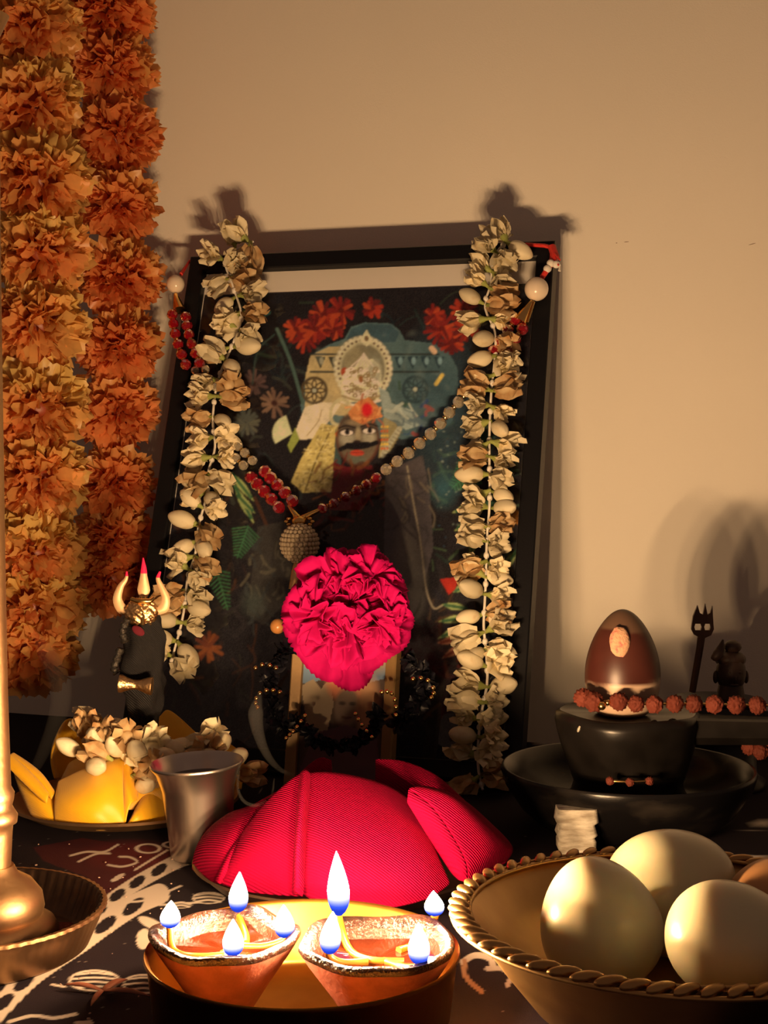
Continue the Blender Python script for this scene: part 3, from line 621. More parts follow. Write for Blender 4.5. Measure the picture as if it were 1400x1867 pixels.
p2.poly([(0,42),(14,34),(24,44),(34,32),(40,60),(30,110),(12,90)], (.34, .28, .20)); p2.ell(55, 38, 24, 18, (.62, .24, .14), soft=.4); p2.ell(58, 34, 10, 9, (.60, .12, .08), soft=.6); p2.ell(56, 62, 15, 20, (.20, .15, .12), soft=.3); p2.ell(80, 60, 12, 30, (.42, .24, .14), soft=.7)
for x in (50, 62): p2.ell(x, 58, 4, 2, (.05, .04, .04), soft=.8)
p2.line([(51, 72), (56, 73), (61, 72)], 2, (.10, .06, .05)); p2.poly([(20,90),(56,80),(92,90),(100,140),(0,140)], (.12, .07, .09))
part('print', Geo().add(sheet(PV), col=p2.C), M_print, sf, label='picture of a turbaned figure under a blue sky')
part('backing_board', sheet(np.array([[sp_(.003, .003, -.010), sp_(SW-.003, .003, -.010)], [sp_(.003, SH-.003, -.010), sp_(SW-.003, SH-.003, -.010)]])), M_black_frame, sf, smooth=False, solid=.002)

def carnation():
    r = np.random.default_rng(12); c0 = at(636, 1112, .925); ax = nz([0.02, -.95, .25])
    t = thing('carnation', 'deep magenta carnation resting on top of the small gilt frame', 'flower', c0)
    Rm = align(ax)                                        # local z looks out of the flower
    def petal(l, half, th0, th1, ruf, k, fold=0.):
        """fan petal: grows along the radius, opens from th0 to th1, frilled and serrated at its rim"""
        nu_, nv_ = 14, 34; u = np.linspace(0, 1, nu_)[:, None]; v = np.linspace(-1, 1, nv_)[None, :]; ph = r.uniform(0, 6, 4)
        saw = .035*(2*np.abs(((v*9+ph[0]) % 1)-.5)-.5) + .05*np.sin(v*3.1+ph[1])
        uu = u*(1 - .12*np.abs(v)**3 + saw*u); a = v*half*(.55+.45*uu); th = th0 + (th1-th0)*uu**1.4
        s_ = l*uu; ru = ruf*uu**1.7*(np.sin(v*k+ph[2]+1.5*uu) + .45*np.sin(v*k*1.9+ph[3]-2*uu)) + fold*l*uu*np.abs(v)**1.5
        rad = s_*np.sin(th) - ru*np.cos(th)*.9; z = s_*np.cos(th) + ru*np.sin(th)*.9
        return sheet(np.stack([rad*np.cos(a) + s_*.0, np.sin(a)*(s_*.30 + rad*.85), z + 0*v], -1))
    def M3(spin): return rotm((0, 0, 1), spin)
    dn = Rm.T @ np.array([0, 0, -1.]); a_dn = math.atan2(dn[1], dn[0])
    # broad guard petals: lower left, lower right, sides and top; one long one hangs down over the small frame
    for (da, l, half, th1, fold) in ((-.75, .047, .62, 1.62, -.05), (-1.55, .043, .42, 1.5, -.1), (.72, .044, .52, 1.60, -.05), (1.35, .042, .36, 1.45, .0), (2.2, .038, .50, 1.3, .08), (3.05, .040, .55, 1.2, .08), (-2.45, .039, .50, 1.25, .1), (.02, .0505, .36, 1.70, -.10)):
        part('guard_petal', Geo().add(petal(l, half, 1.2, th1, .0030 if abs(da) < 1 else .0050, 6.5, fold), 0, Rm @ M3(a_dn + da), c0 - ax*.006), M_carn, t, solid=.0004)
    g = Geo()
    for i in range(15): g.add(petal(.0450*r.uniform(.82, 1.06), r.uniform(.40, .66), .6, r.uniform(.85, 1.36), .0070, r.uniform(5, 8), r.uniform(-.1, .2)), 0, Rm @ M3(i/12*2*PI + r.normal(0, .2)), c0 - ax*.004)
    part('ruffled_petals', g, M_carn, t, solid=.0004)
    # smaller whorls turned different ways
    for (ox, oy, tl, n, l) in ((-.014, -.002, (.5, -.55), 10, .026), (.010, .014, (-.55, .35), 9, .025), (.015, -.008, (.35, .5), 9, .024), (-.003, .016, (-.6, -.1), 8, .022), (.000, -.012, (.6, 0), 7, .020), (.001, .002, (0, 0), 6, .017)):
        g = Geo(); W = rotm((1, 0, 0), tl[0]) @ rotm((0, 1, 0), tl[1])
        for i in range(n): g.add(petal(l*r.uniform(.8, 1.15), r.uniform(.5, .85), .25, r.uniform(.5, 1.15), .0046, r.uniform(5, 8), r.uniform(-.1, .25)), 0, RX(Rm) @ W @ M3(i/n*2*PI + r.normal(0, .3)), c0 + RX(Rm) @ np.array([ox, oy, .009]))
        part('petal_whorl', g, M_carn, t, solid=.0004)
    cal = c0 - ax*.012; part('calyx', tube([cal+ax*.006, cal, cal-ax*.006], [.004, .006, .003], 10), M_calyx, t)
def RX(Rm):                                               # local frame with x to the right, y up, z out of the flower
    z = Rm[:, 2]; x = nz(np.cross((0, 0, 1), z)); return np.stack([x, np.cross(z, x), z], 1)
carnation()

bg = thing('black_garland', 'black petal garland with gold bead strands around the small gilt frame', 'garland', at(620, 1230, .925))
def tuft(path, n, r, seed):
    rr = np.random.default_rng(seed); g = Geo(); c_ = cr([at(*p) for p in path], n)
    for i in range(n):
        for k in range(7):
            d = nz(rr.normal(size=3)); u = np.linspace(0, 1, 4)[:, None]; v = np.linspace(-1, 1, 4)[None, :]; l = r*rr.uniform(.7, 1.1); wd = r*.42
            P = np.stack([v*wd*np.sin(u*.9*PI+.25), .3*wd*v**2 + 0*u, l*u + 0*v], -1); g.add(sheet(P), 0, align(d, spin=rr.uniform(0, 6)), c_[i])
    return g
part('petal_rope', tuft([(560,1168,.935),(520,1185,.93),(495,1225,.925),(490,1265,.92),(500,1300,.918),(520,1330,.915)], 22, .0085, 1), M_blackpetal, bg)
part('petal_rope', tuft([(735,1200,.925),(770,1222,.91),(776,1255,.905),(755,1290,.90),(725,1320,.902)], 18, .0085, 2), M_blackpetal, bg)
part('petal_rope', tuft([(540,1310,.914),(570,1345,.905),(620,1362,.90),(670,1340,.90),(690,1300,.902)], 22, .008, 3), M_blackpetal, bg)
def goldrow(pts, n, r=.0015):
    g = Geo(); q_ = np.array([at(*q) for q in pts]); n = max(4, int(np.linalg.norm(np.diff(q_, axis=0), axis=1).sum()/(2.25*r)))
    for p in cr(q_, n): g.add(ball((r,)*3, 6, 8), off=p)
    part('gold_bead_strand', g, M_gold, bg)
goldrow([(466,1218,.915),(478,1212,.913),(492,1213,.912),(503,1218,.913)], 11); goldrow([(470,1290,.91),(466,1278,.908),(474,1264,.907),(492,1258,.906),(510,1262,.907)], 14)
goldrow([(522,1346,.895),(538,1330,.893),(556,1305,.893)], 11, .0014); goldrow([(648,1302,.892),(660,1322,.89),(678,1344,.89)], 11, .0014)
goldrow([(696,1262,.895),(712,1262,.893),(721,1280,.892),(722,1304,.893)], 13); goldrow([(753,1238,.898),(776,1238,.896),(791,1258,.895),(786,1272,.896)], 12)
part('orange_bead', Geo().add(ball((.0052,)*3, 12, 16), off=at(506, 1142, .95)), mat('amber_bead', (.45, .20, .06), .3), bg)

# ================================================================ LOTUS STANDS OF FOLDED FABRIC
def patch(bot, top, n=14, m=22, bulge=0., bd=(0, -1, .25), pw=1.0, lip=0.):
    b = cr([at(*p) for p in bot], m); t_ = cr([at(*p) for p in top], m); s = np.linspace(0, 1, n)[:, None, None]
    e = np.sin(np.linspace(0, PI, m))[None, :, None]**.7
    P = b[None]*(1-s) + t_[None]*s + np.asarray(bd)*bulge*np.sin(s*PI)**pw*(.35+.65*e)
    if lip: P = P + np.asarray(bd)*lip*np.clip((s-.85)/.15, 0, 1)**2*-1
    return sheet(P)
rl = thing('red_lotus_stand', 'crimson fabric lotus with folded petals on a metal plate behind the lamps', 'lotus stand', onz(620, 1560, 0))
def lotus_petal(par, m_, *patches, name='petal', solid=.0014):
    g = Geo()
    for p in patches: g.add(p)
    return part(name, g, m_, par, solid=solid, sub=1)
lotus_petal(rl, M_red, patch([(548,1630,.668),(600,1655,.655),(700,1658,.652),(780,1640,.66),(822,1612,.674)], [(548,1411,.722),(590,1406,.728),(650,1414,.73),(710,1433,.728),(752,1462,.722)], bulge=.016))
lotus_petal(rl, M_red, patch([(402,1612,.70),(440,1625,.69),(490,1632,.68),(556,1636,.668)], [(446,1514,.712),(486,1462,.720),(525,1425,.724),(556,1404,.728)], bulge=.010))
lotus_petal(rl, M_red, patch([(404,1612,.697),(398,1612,.705),(372,1604,.722),(350,1585,.735)], [(484,1458,.738),(456,1470,.742),(420,1482,.75),(384,1508,.758)], bulge=.010, bd=(-.5, -.7, .4)))
lotus_petal(rl, M_red, patch([(402,1613,.694),(425,1570,.704),(450,1530,.716),(490,1462,.734)], [(392,1606,.70),(416,1556,.708),(442,1518,.718),(482,1456,.738)], n=6, bulge=.004))
lotus_petal(rl, M_red, patch([(352,1580,.74),(365,1540,.75),(390,1505,.758)], [(400,1560,.765),(420,1500,.768),(478,1462,.765)], bulge=.004, bd=(-.5, 0, .6)))
lotus_petal(rl, M_red, patch([(534,1632,.664),(541,1632,.660),(552,1634,.660)], [(548,1408,.722),(556,1402,.720),(566,1409,.722)], n=16, bulge=.0165), name='seam_fold')
# right lobe, rolled
lotus_petal(rl, M_red, patch([(742,1462,.700),(765,1500,.696),(792,1545,.690),(822,1590,.684),(838,1604,.682)], [(744,1438,.704),(786,1470,.694),(822,1520,.686),(848,1570,.680),(852,1610,.680)], n=8, bulge=.003),
    patch([(852,1611,.680),(848,1572,.680),(822,1522,.686),(786,1470,.694),(744,1437,.704)], [(924,1570,.720),(934,1545,.726),(900,1508,.728),(850,1466,.730),(792,1444,.726)], bulge=.012, bd=(.1, -.7, .6)))
lotus_petal(rl, M_red, patch([(838,1606,.70),(880,1600,.715),(924,1572,.735)], [(852,1500,.75),(885,1508,.755),(930,1545,.752)], bulge=.003))
# back petals
lotus_petal(rl, M_red, patch([(684,1440,.76),(720,1450,.76),(790,1465,.758),(850,1470,.752)], [(684,1384,.772),(735,1388,.776),(795,1414,.77),(848,1462,.758)], bulge=.006))
lotus_petal(rl, M_red, patch([(545,1430,.765),(575,1430,.77),(606,1430,.772)], [(552,1404,.768),(582,1382,.775),(604,1386,.778)], bulge=.003))
lotus_petal(rl, M_red, patch([(430,1500,.79),(500,1480,.83),(600,1470,.845),(700,1475,.84),(800,1490,.81)], [(470,1466,.775),(540,1432,.80),(610,1420,.805),(690,1425,.80),(780,1450,.78)], bulge=.01, bd=(0, 1, .3)))
c_ = onz(640, 1590, 0); c_[0] = -.022; c_[1] = .748
dish = thing('plate', 'dark bronze rimmed plate under the crimson fabric lotus', 'plate', c_)
part('plate_body', Geo().add(lathe([(.001, .001), (.055, .001), (.070, .003), (.079, .011), (.081, .012), (.080, .013), (.069, .005), (.055, .003), (.001, .003)], 64), off=c_), M_copper, dish)

yl = thing('yellow_lotus_stand', 'yellow satin lotus with folded petals on the left metal plate', 'lotus stand', onz(225, 1470, 0))
lotus_petal(yl, M_yel, patch([(100,1500,.845),(150,1512,.835),(190,1515,.832),(230,1512,.834)], [(106,1424,.862),(150,1402,.865),(190,1388,.866),(226,1378,.868)], bulge=.016, bd=(0, -.9, .2)))
lotus_petal(yl, M_yel, patch([(226,1513,.833),(236,1470,.838),(252,1458,.845)], [(224,1377,.866),(236,1378,.868),(252,1436,.858)], n=10, m=8, bulge=.002))
lotus_petal(yl, M_yel, patch([(229,1513,.836),(260,1508,.84),(302,1508,.852)], [(236,1500,.84),(262,1452,.856),(300,1428,.87)], bulge=.006))
lotus_petal(yl, M_yel, patch([(302,1508,.855),(340,1495,.885),(372,1480,.92)], [(300,1428,.872),(335,1420,.895),(372,1425,.92)], bulge=.008, bd=(.5, -.6, .2)))
lotus_petal(yl, M_yel, patch([(50,1470,.868),(62,1492,.858),(85,1500,.850),(105,1500,.846)], [(18,1376,.885),(48,1392,.878),(76,1420,.868),(102,1456,.858)], bulge=.008, bd=(-.2, -.8, .2)))
lotus_petal(yl, M_yel, patch([(14,1398,.862),(40,1425,.856),(66,1450,.850),(86,1466,.847)], [(18,1374,.870),(44,1396,.864),(70,1422,.857),(90,1448,.850)], n=6, bulge=.003), patch([(14,1380,.874),(44,1402,.868),(70,1428,.861),(94,1458,.852)], [(24,1372,.878),(52,1390,.872),(78,1412,.865),(102,1446,.856)], n=6, bulge=.003))
lotus_petal(yl, M_yel, patch([(100,1420,.93),(110,1420,.95),(150,1415,.96)], [(98,1360,.935),(124,1310,.955),(170,1330,.965)], bulge=.008, bd=(-.5, -.5, .3)))
lotus_petal(yl, M_yel, patch([(285,1400,.95),(330,1405,.95),(380,1410,.94)], [(290,1306,.965),(312,1296,.968),(372,1350,.955)], bulge=.006, bd=(.2, -.8, .3)))
lotus_petal(yl, M_yel, patch([(370,1440,.935),(410,1440,.93),(440,1440,.92)], [(372,1350,.955),(400,1345,.952),(446,1375,.94)], bulge=.006, bd=(.3, -.8, .3)))
part('cushion_top', Geo().add(lathe([(.001, .036), (.03, .035), (.046, .030), (.052, .018), (.052, .012), (.001, .012)], 40), off=(onz(225, 1470)[0]+.012, .905, 0)), M_yel, yl)
c_ = np.array([onz(225, 1470)[0]+.004, .897, 0])
yp = thing('plate', 'dark brass plate under the yellow satin lotus', 'plate', c_)
part('plate_body', Geo().add(lathe([(.001, .001), (.050, .001), (.062, .003), (.072, .0085), (.0735, .009), (.0725, .0105), (.061, .005), (.05, .003), (.001, .003)], 64), off=c_), M_oldbrass, yp)

# ---- jasmine coil lying on the yellow lotus
jc = thing('jasmine_garland', 'short coil of cream jasmine buds lying on the yellow satin lotus', 'flower garland', at(280, 1360, .885))
rr = random.Random(4); coil = []
for (x, y, Y, k) in ((150,1360,.87,0),(158,1330,.885,1),(185,1305,.90,2),(165,1385,.86,0),(205,1322,.885,0),(200,1345,.87,1),(240,1325,.875,0),(222,1362,.865,0),(200,1368,.862,1),(268,1352,.87,1),(262,1375,.862,0),(248,1400,.858,1),(285,1368,.868,2),(305,1358,.872,0),(318,1378,.866,0),(342,1365,.872,0),(330,1350,.878,1),(372,1336,.885,2),(362,1350,.88,0),(402,1352,.885,0),(385,1372,.878,1),(300,1392,.862,1),(278,1398,.858,0),(330,1388,.865,1),(352,1385,.868,0),(182,1350,.872,0),(228,1345,.87,1),(255,1420,.86,0),(420,1372,.89,0),(438,1395,.895,1)):
    p = at(x, y, Y); coil.append(p); jasmine_at(jc, p - np.array([0, .004, .004]), np.array([rr.uniform(-1, 1), -rr.uniform(.2, .9), rr.uniform(.1, .8)]), rr.uniform(1.05, 1.3), min(k, 1), rr)
part('thread', tube(cr([at(*q) for q in ((150,1372,.878),(195,1355,.878),(230,1372,.87),(290,1385,.87),(345,1378,.876),(400,1368,.885),(438,1392,.897))], 50), .0011, 6), M_thread, jc)

# ================================================================ TRIDENT WRAPPED IN BLACK CLOTH
TY = .905
def T(px, py, dY=0.): return at(px, py, TY + dY)
tb = T(262, 1338); tr_ = thing('trident', 'small brass trident wrapped in black cloth standing on the yellow lotus', 'trident', tb)
def blade(pts, ws, th=.0022):
    c_ = np.array([T(*p) for p in pts]); n = 24; cc = cr(c_, n); wz = np.interp(np.linspace(0, 1, n), np.linspace(0, 1, len(ws)), ws)/FPX*TY
    P = []
    for i in range(n):
        tg = nz(cc[min(i+1, n-1)]-cc[max(i-1, 0)]); sd = nz(np.cross(tg, (0, 1, 0))); a = np.linspace(0, 2*PI, 8, endpoint=False)
        P.append([cc[i] + sd*math.cos(q)*wz[i]*.5 + np.array([0, 1, 0])*math.sin(q)*min(th, wz[i]*.5)*.6 for q in a])
    return sheet(np.array(P), cv=True), cc
def prong(pts, ws, tipfrom):
    s, cc = blade(pts, ws); V, F = s; k = int(tipfrom*24)*8; g = Geo(); g.V = [V]; g.n = len(V); g.F = F; g.M = [1 if min(f) >= k else 0 for f in F]
    part('prong', g, [M_prong, M_vermil], tr_, label='pale brass prong with a red tip')
prong([(262,1105),(261,1090),(262,1075),(262,1050),(262,1035),(261,1017)], [10, 14, 24, 13, 10, 2], .66)
prong([(236,1116),(222,1110),(214,1092),(220,1070),(230,1055),(231,1042)], [14, 20, 17, 12, 7, 3], .86)
prong([(284,1116),(298,1108),(302,1090),(294,1070),(288,1055),(292,1042)], [12, 20, 15, 11, 8, 4], .80)
V, F = ball((1, 1, 1), 44, 64, lambda D, PH, TH: 1 + .07*np.sin(TH*13+PH*5)*np.sin(PH*15) + .05*np.sin(TH*7-PH*11)); part('engraved_boss', Geo().add((V*np.array([29, 16, 27])/FPX*TY, F), off=T(258, 1117, -.004)), M_goldd, tr_)
g = Geo(); g.add(tube([T(262, 1088, -.004), T(262, 1104, -.006), T(260, 1140, -.010)], [.0016, .002, .0014], 8)); g.add(tube([T(240, 1092, -.006), T(250, 1096, -.008), T(274, 1096, -.008), T(280, 1091, -.006)], .0016, 8)); part('crest', g, M_gold, tr_)
prof = [(1120,262,24),(1135,260,33),(1160,262,37),(1190,262,38),(1220,257,42),(1245,258,42),(1270,266,33),(1300,262,27),(1325,262,24),(1340,262,18)]
P = []; m = 26
for i, q in enumerate(np.linspace(0, len(prof)-1, 34)):
    y, x, w_ = [np.interp(q, range(len(prof)), [p[k] for p in prof]) for k in range(3)]
    a = np.linspace(0, 2*PI, m, endpoint=False); rad = 1 + .10*np.sin(a*4 + i*.30) + .06*np.sin(a*7 - i*.45) + .04*np.sin(i*1.1 + a*2)
    P.append([T(x, y) + np.array([math.cos(b)*w_*k_, math.sin(b)*w_*.6*k_, 0])/FPX*TY for b, k_ in zip(a, rad)])
V, F = sheet(np.array(P), cv=True); F = list(F) + [tuple(range(m)), tuple(33*m + j for j in range(m))[::-1]]; part('black_wrap', (V, F), M_blackcloth, tr_)
ed = Geo()
for (pts) in ([(232,1128),(224,1150),(228,1172)], [(220,1182),(212,1205),(208,1218),(214,1228)]): ed.add(tube(cr([T(x, y, -.012) for x, y in pts], 14), .0024 + .0006*np.sin(np.arange(14)*2.2), 7))
part('sequin_edging', ed, mat('black_sequins', (.05, .045, .04), .18, .6, bump=1, bscale=900), tr_)
part('vermilion_smear', Geo().add(ball((.0045, .0012, .0028), 8, 12), T=rotm((0, 1, 0), .6), off=T(252, 1150, -.0128)), mat('dried_vermilion', (.10, .003, .012), .9), tr_)
dm = Geo(); a0, a1 = T(217, 1246, -.021), T(278, 1251, -.021); dm.add(lathe([(.0001, -.5), (.18, -.5), (.27, -.49), (.27, -.42), (.22, -.3), (.14, -.08), (.13, 0), (.14, .08), (.22, .3), (.27, .42), (.27, .49), (.18, .5), (.0001, .5)], 24, lambda R, Z, th: (R*(1+.10*np.sin(th*9+Z*8)*np.clip(1.1-np.abs(Z)*2, 0, 1)+.03*np.sin(Z*90)), Z)), T=align(a1-a0)*np.linalg.norm(a1-a0), off=(a0+a1)/2)
part('drum_ornament', dm, M_goldd, tr_, label='small brass hourglass drum tied to the trident')

# ================================================================ STEEL CUP
cb = np.array([at(368, 1585, .79)[0], .792, 0]); cup = thing('steel_cup', 'small steel cup of dark drink between the yellow and crimson lotuses', 'cup', cb)
TL = rotm((0, 1, 0), -.05) @ rotm((1, 0, 0), .03)
part('cup_body', Geo().add(lathe([(.0005, .001), (.0165, .001), (.0178, .003), (.0188, .020), (.0205, .040), (.0235, .050), (.0262, .0535), (.0268, .0545), (.0262, .0555), (.0232, .0515), (.0196, .041), (.0178, .020), (.0165, .004), (.0005, .004)], 64), T=TL, off=cb), M_steel, cup)
part('drink', Geo().add(lathe([(.0002, .0462), (.0205, .0462)], 40), T=TL, off=cb), M_drink, cup)

# ================================================================ LAMPS
tc_ = onz(552, 1732, .030); tc_[2] = 0
tray = thing('brass_tray', 'round straight-sided brass tray holding two burning clay lamps', 'tray', tc_)
part('tray_body', Geo().add(lathe([(.0005, .001), (.056, .001), (.0590, .004), (.0620, .0285), (.0632, .0298), (.0628, .0310), (.0610, .0295), (.0578, .0055), (.055, .0030), (.0005, .0030)], 96), off=tc_), M_traybrass, tray)
def flame_mat():
    m = bpy.data.materials.new('flame'); m.use_nodes = True; N = m.node_tree.nodes; L = m.node_tree.links; N.remove(N['Principled BSDF'])
    tc = N.new('ShaderNodeTexCoord'); sx = N.new('ShaderNodeSeparateXYZ'); L.new(tc.outputs['Generated'], sx.inputs[0])
    cr_ = N.new('ShaderNodeValToRGB'); e = cr_.color_ramp.elements; e[0].position = .10; e[0].color = (.03, .08, 1, 1); e[1].position = .48; e[1].color = (*FLAME_TINT, 1)
    x = cr_.color_ramp.elements.new(.18); x.color = (.05, .12, 1, 1); x = cr_.color_ramp.elements.new(.38); x.color = (.8, .75, 1, 1)
    def stage(lo, hi, p, k):
        a = N.new('ShaderNodeMapRange'); a.inputs[1].default_value = lo; a.inputs[2].default_value = hi; b = N.new('ShaderNodeMath'); b.operation = 'POWER'; b.inputs[1].default_value = p
        c2 = N.new('ShaderNodeMath'); c2.operation = 'MULTIPLY'; c2.inputs[1].default_value = k; L.new(sx.outputs[2], a.inputs[0]); L.new(a.outputs[0], b.inputs[0]); L.new(b.outputs[0], c2.inputs[0]); return c2
    s1, s2 = stage(.10, .40, 1.5, 3.0), stage(.33, .60, 2.2, FLAME_POWER); sm = N.new('ShaderNodeMath'); sm.operation = 'ADD'; L.new(s1.outputs[0], sm.inputs[0]); L.new(s2.outputs[0], sm.inputs[1])
    ml = N.new('ShaderNodeMath'); ml.operation = 'ADD'; ml.inputs[1].default_value = .7; L.new(sm.outputs[0], ml.inputs[0]); L.new(sx.outputs[2], cr_.inputs[0])
    em = N.new('ShaderNodeEmission'); L.new(cr_.outputs[0], em.inputs[0]); L.new(ml.outputs[0], em.inputs[1]); L.new(em.outputs[0], N['Material Output'].inputs[0])
    m.cycles.emission_sampling = 'FRONT'; return m
M_flame = flame_mat()
def diya(label, cpx, cpy, Y, R, spouts, rot, wicks, tilt):
    c0 = at(cpx, cpy, Y); zr = c0[2]; c0 = np.array([c0[0], c0[1], .0032]); h = zr - .0032
    t = thing('clay_lamp', label, 'oil lamp', c0)
    def mod(Rr, Z, th):
        k = np.clip(Z/h, 0, 1)**2; s = sum(np.exp(-((np.angle(np.exp(1j*(th-a))))/.34)**2) for a in spouts)
        return Rr*(1 + k*(.10*s - .035)), Z + k*(.0016*s - .0008) + .0004*np.sin(th*7)*k
    TT = rotm((1, 0, 0), tilt)
    part('clay_bowl', Geo().add(lathe([(.0005, 0), (.36*R, 0), (.40*R, .002), (.62*R, .38*h), (.90*R, .78*h), (.97*R, .90*h)], 72, mod), T=TT, off=c0), M_clay, t)
    part('sooty_rim', Geo().add(lathe([(.97*R, .90*h), (1.0*R, .96*h), (.985*R, 1.0*h), (.93*R, 1.01*h), (.86*R, .97*h), (.80*R, .90*h)], 96, mod), T=TT, off=c0), M_soot, t, label='blackened glistening oily rim')
    part('inner_wall', Geo().add(lathe([(.80*R, .90*h), (.70*R, .72*h), (.55*R, .45*h), (.0005, .38*h)], 72, mod), T=TT, off=c0), M_wet, t)
    part('oil', Geo().add(lathe([(.0005, .78*h), (.745*R, .78*h)], 60, mod), T=TT, off=c0), M_oil, t)
    for (bx, by, tipx, tipy, fy, inner) in wicks:
        b = at(bx, by, fy); tip = at(tipx, tipy, fy); p = [np.array(c0) + TT @ np.array([*q, .80*h]) for q in inner]
        wk = part('wick', tube(cr([*p, b - np.array([0, 0, .0012]), b + np.array([0, 0, .0030])], 20), [.0016]*17 + [.0014, .0012, .0010], 8), M_wick, t)
        hh = tip[2]-b[2]; n = 16; k = np.linspace(0, 1, n); rad = .0041*(np.sin(np.clip(k, 0, 1)**.62*PI))**.9*(1.0 + .12*(hh > .02)) + .00003
        rad[0] = .0008; pr_ = [(r_, z_*hh) for r_, z_ in zip(rad, k)]; g = Geo(); V, F = lathe(pr_, 16); V[:, 0] += (tip[0]-b[0])*(V[:, 2]/hh)**1.5; g.add((V, F), off=b - np.array([0, 0, .0004]))
        part('flame', g, M_flame, wk, label='small bright flame with a blue base')
    return t
a2 = lambda *d: [math.radians(x) for x in d]
diya('left clay oil lamp in the brass tray with four small flames', 410, 1697, .560, .0292, a2(180, 75, 285, 0), 0,
     [(310,1690,312,1640,.560,[(.004,-.008),(-.010,-.010),(-.020,-.004)]), (434,1662,437,1588,.586,[(.008,.004),(.007,.014)]), (425,1742,425,1674,.536,[(.0,-.006),(.002,-.013)]), (519,1708,517,1648,.560,[(.006,.001),(.016,.001)])], .03)
diya('right clay oil lamp in the brass tray with one tall flame', 690, 1712, .548, .0312, a2(140, 205, 300, 48), 0,
     [(618,1668,613,1550,.572,[(.010,-.006),(-.004,-.004),(-.012,.008)]), (601,1738,607,1660,.540,[(-.004,-.006),(-.014,-.007)]), (764,1757,763,1680,.524,[(.002,-.005),(.010,-.012)]), (792,1668,790,1622,.572,[(.008,.006),(.015,.014)])], .02)
put_petal = Geo(); P = []
for i, u in enumerate(np.linspace(0, 1, 8)): P.append([np.array([tc_[0]-.002+.030*(u-.5), tc_[1]-.040+.012*v+.004*math.sin(u*3), .0036+.0012*math.sin(u*PI)*(1-v*v)]) for v in np.linspace(-1, 1, 6)*math.sin(PI*(.12+.8*u))])
o = part('flower_petal', put_petal.add(sheet(np.array(P))), M_carn, origin=(0, 0, 0), solid=.0004); setp(o, 'loose crimson petal lying in the brass tray between the clay lamps', 'petal')

# ================================================================ BOWL OF EGGS
bc = onz(1228, 1662, .050); bc[2] = 0
bw = thing('brass_bowl', 'wide brass bowl with a twisted rope rim holding boiled eggs', 'bowl', bc)
RB = .0830
part('bowl_body', Geo().add(lathe([(.0005, .0), (.040, .0), (.043, .003), (.055, .014), (.068, .030), (RB-.002, .0475), (RB, .050), (RB-.003, .050), (.066, .034), (.052, .0225), (.040, .0178), (.0005, .0165)], 96), off=bc), M_brass, bw)
rp = Geo(); n = 62
for k in range(n):
    a = k/n*2*PI; d = np.array([math.cos(a), math.sin(a), 0]); tg = np.array([-math.sin(a), math.cos(a), 0]); V, F = ball((.0024, .0064, .0021), 8, 12)
    M = np.stack([d, tg, (0, 0, 1)], 1) @ rotm((0, 0, 1), .75); rp.add((V, F), 0, M, bc + d*(RB+.0005) + np.array([0, 0, .0505]))
rp.add(tube([bc + np.array([math.cos(a)*(RB+.0035), math.sin(a)*(RB+.0035), .0488]) for a in np.linspace(0, 2*PI, 90, endpoint=False)], .0011, 6, True))
rp.add(tube([bc + np.array([math.cos(a)*(RB-.0035), math.sin(a)*(RB-.0035), .0500]) for a in np.linspace(0, 2*PI, 90, endpoint=False)], .0009, 6, True))
part('rope_rim', rp, M_brass, bw)
def egg(label, px, py, Y, r, l, d, m_, seed):
    c0 = at(px, py, Y); V, F = ball((r, r, l), 32, 48); V = V.copy(); V[:, :2] *= (1 - .14*(V[:, 2:3]/l)); V += nz(V.mean(0)+1e-9)*0; V *= (1 + .006*noise3(V/r, seed, 2.2))[:, None]
    o = part('boiled_egg', Geo().add((V, F), 0, align(d), c0), m_, origin=c0); return setp(o, label, 'egg', 'eggs in the brass bowl')
egg('smooth peeled boiled egg nearest the clay lamps at the left front of the brass bowl', 1093, 1683, .549, .0240, .0262, (-.25, .25, .9), M_egg, 1)
egg('peeled boiled egg at the back of the brass bowl nearest the stone bowl', 1224, 1622, .594, .0262, .0288, (.85, .2, .35), M_egg, 2)
egg('peeled boiled egg at the right front of the brass bowl with glossy highlights', 1336, 1712, .500, .0205, .0245, (.9, .15, -.1), M_egg, 3)
egg('brownish egg at the far right edge of the brass bowl', 1420, 1650, .575, .0200, .0240, (.6, .4, .3), M_eggb, 4)

# ================================================================ STONE BOWL, BASE, LINGAM, BEADS
LC = np.array([at(1143, 1500, .862)[0], .862, 0])
TB = rotm((1, 0, 0), 0)
sb = thing('stone_bowl', 'wide polished black stone bowl under the stone base', 'bowl', LC)
part('bowl_body', Geo().add(lathe([(.0005, 0), (.050, 0), (.056, .003), (.066, .012), (.0755, .026), (.0785, .0355), (.0775, .0375), (.0755, .0372), (.070, .027), (.060, .016), (.045, .0105), (.0005, .009)], 80), off=LC), M_marble, sb)
ys_ = thing('spouted_stone_stand', 'carved black stone stand with a long spout standing in the stone bowl', 'stone stand', LC)
part('pedestal', Geo().add(lathe([(.0005, .0098), (.040, .0105), (.0400, .016), (.0352, .022), (.0335, .028), (.0360, .036), (.0405, .050), (.0432, .060), (.0445, .066), (.0440, .0705), (.0415, .072), (.0395, .0705), (.0005, .070)], 72, lambda R, Z, th: (R*(1+.012*np.sin(th*5+Z*90)), Z+.0006*np.sin(th*4))), off=LC), M_stone, ys_)
P = []
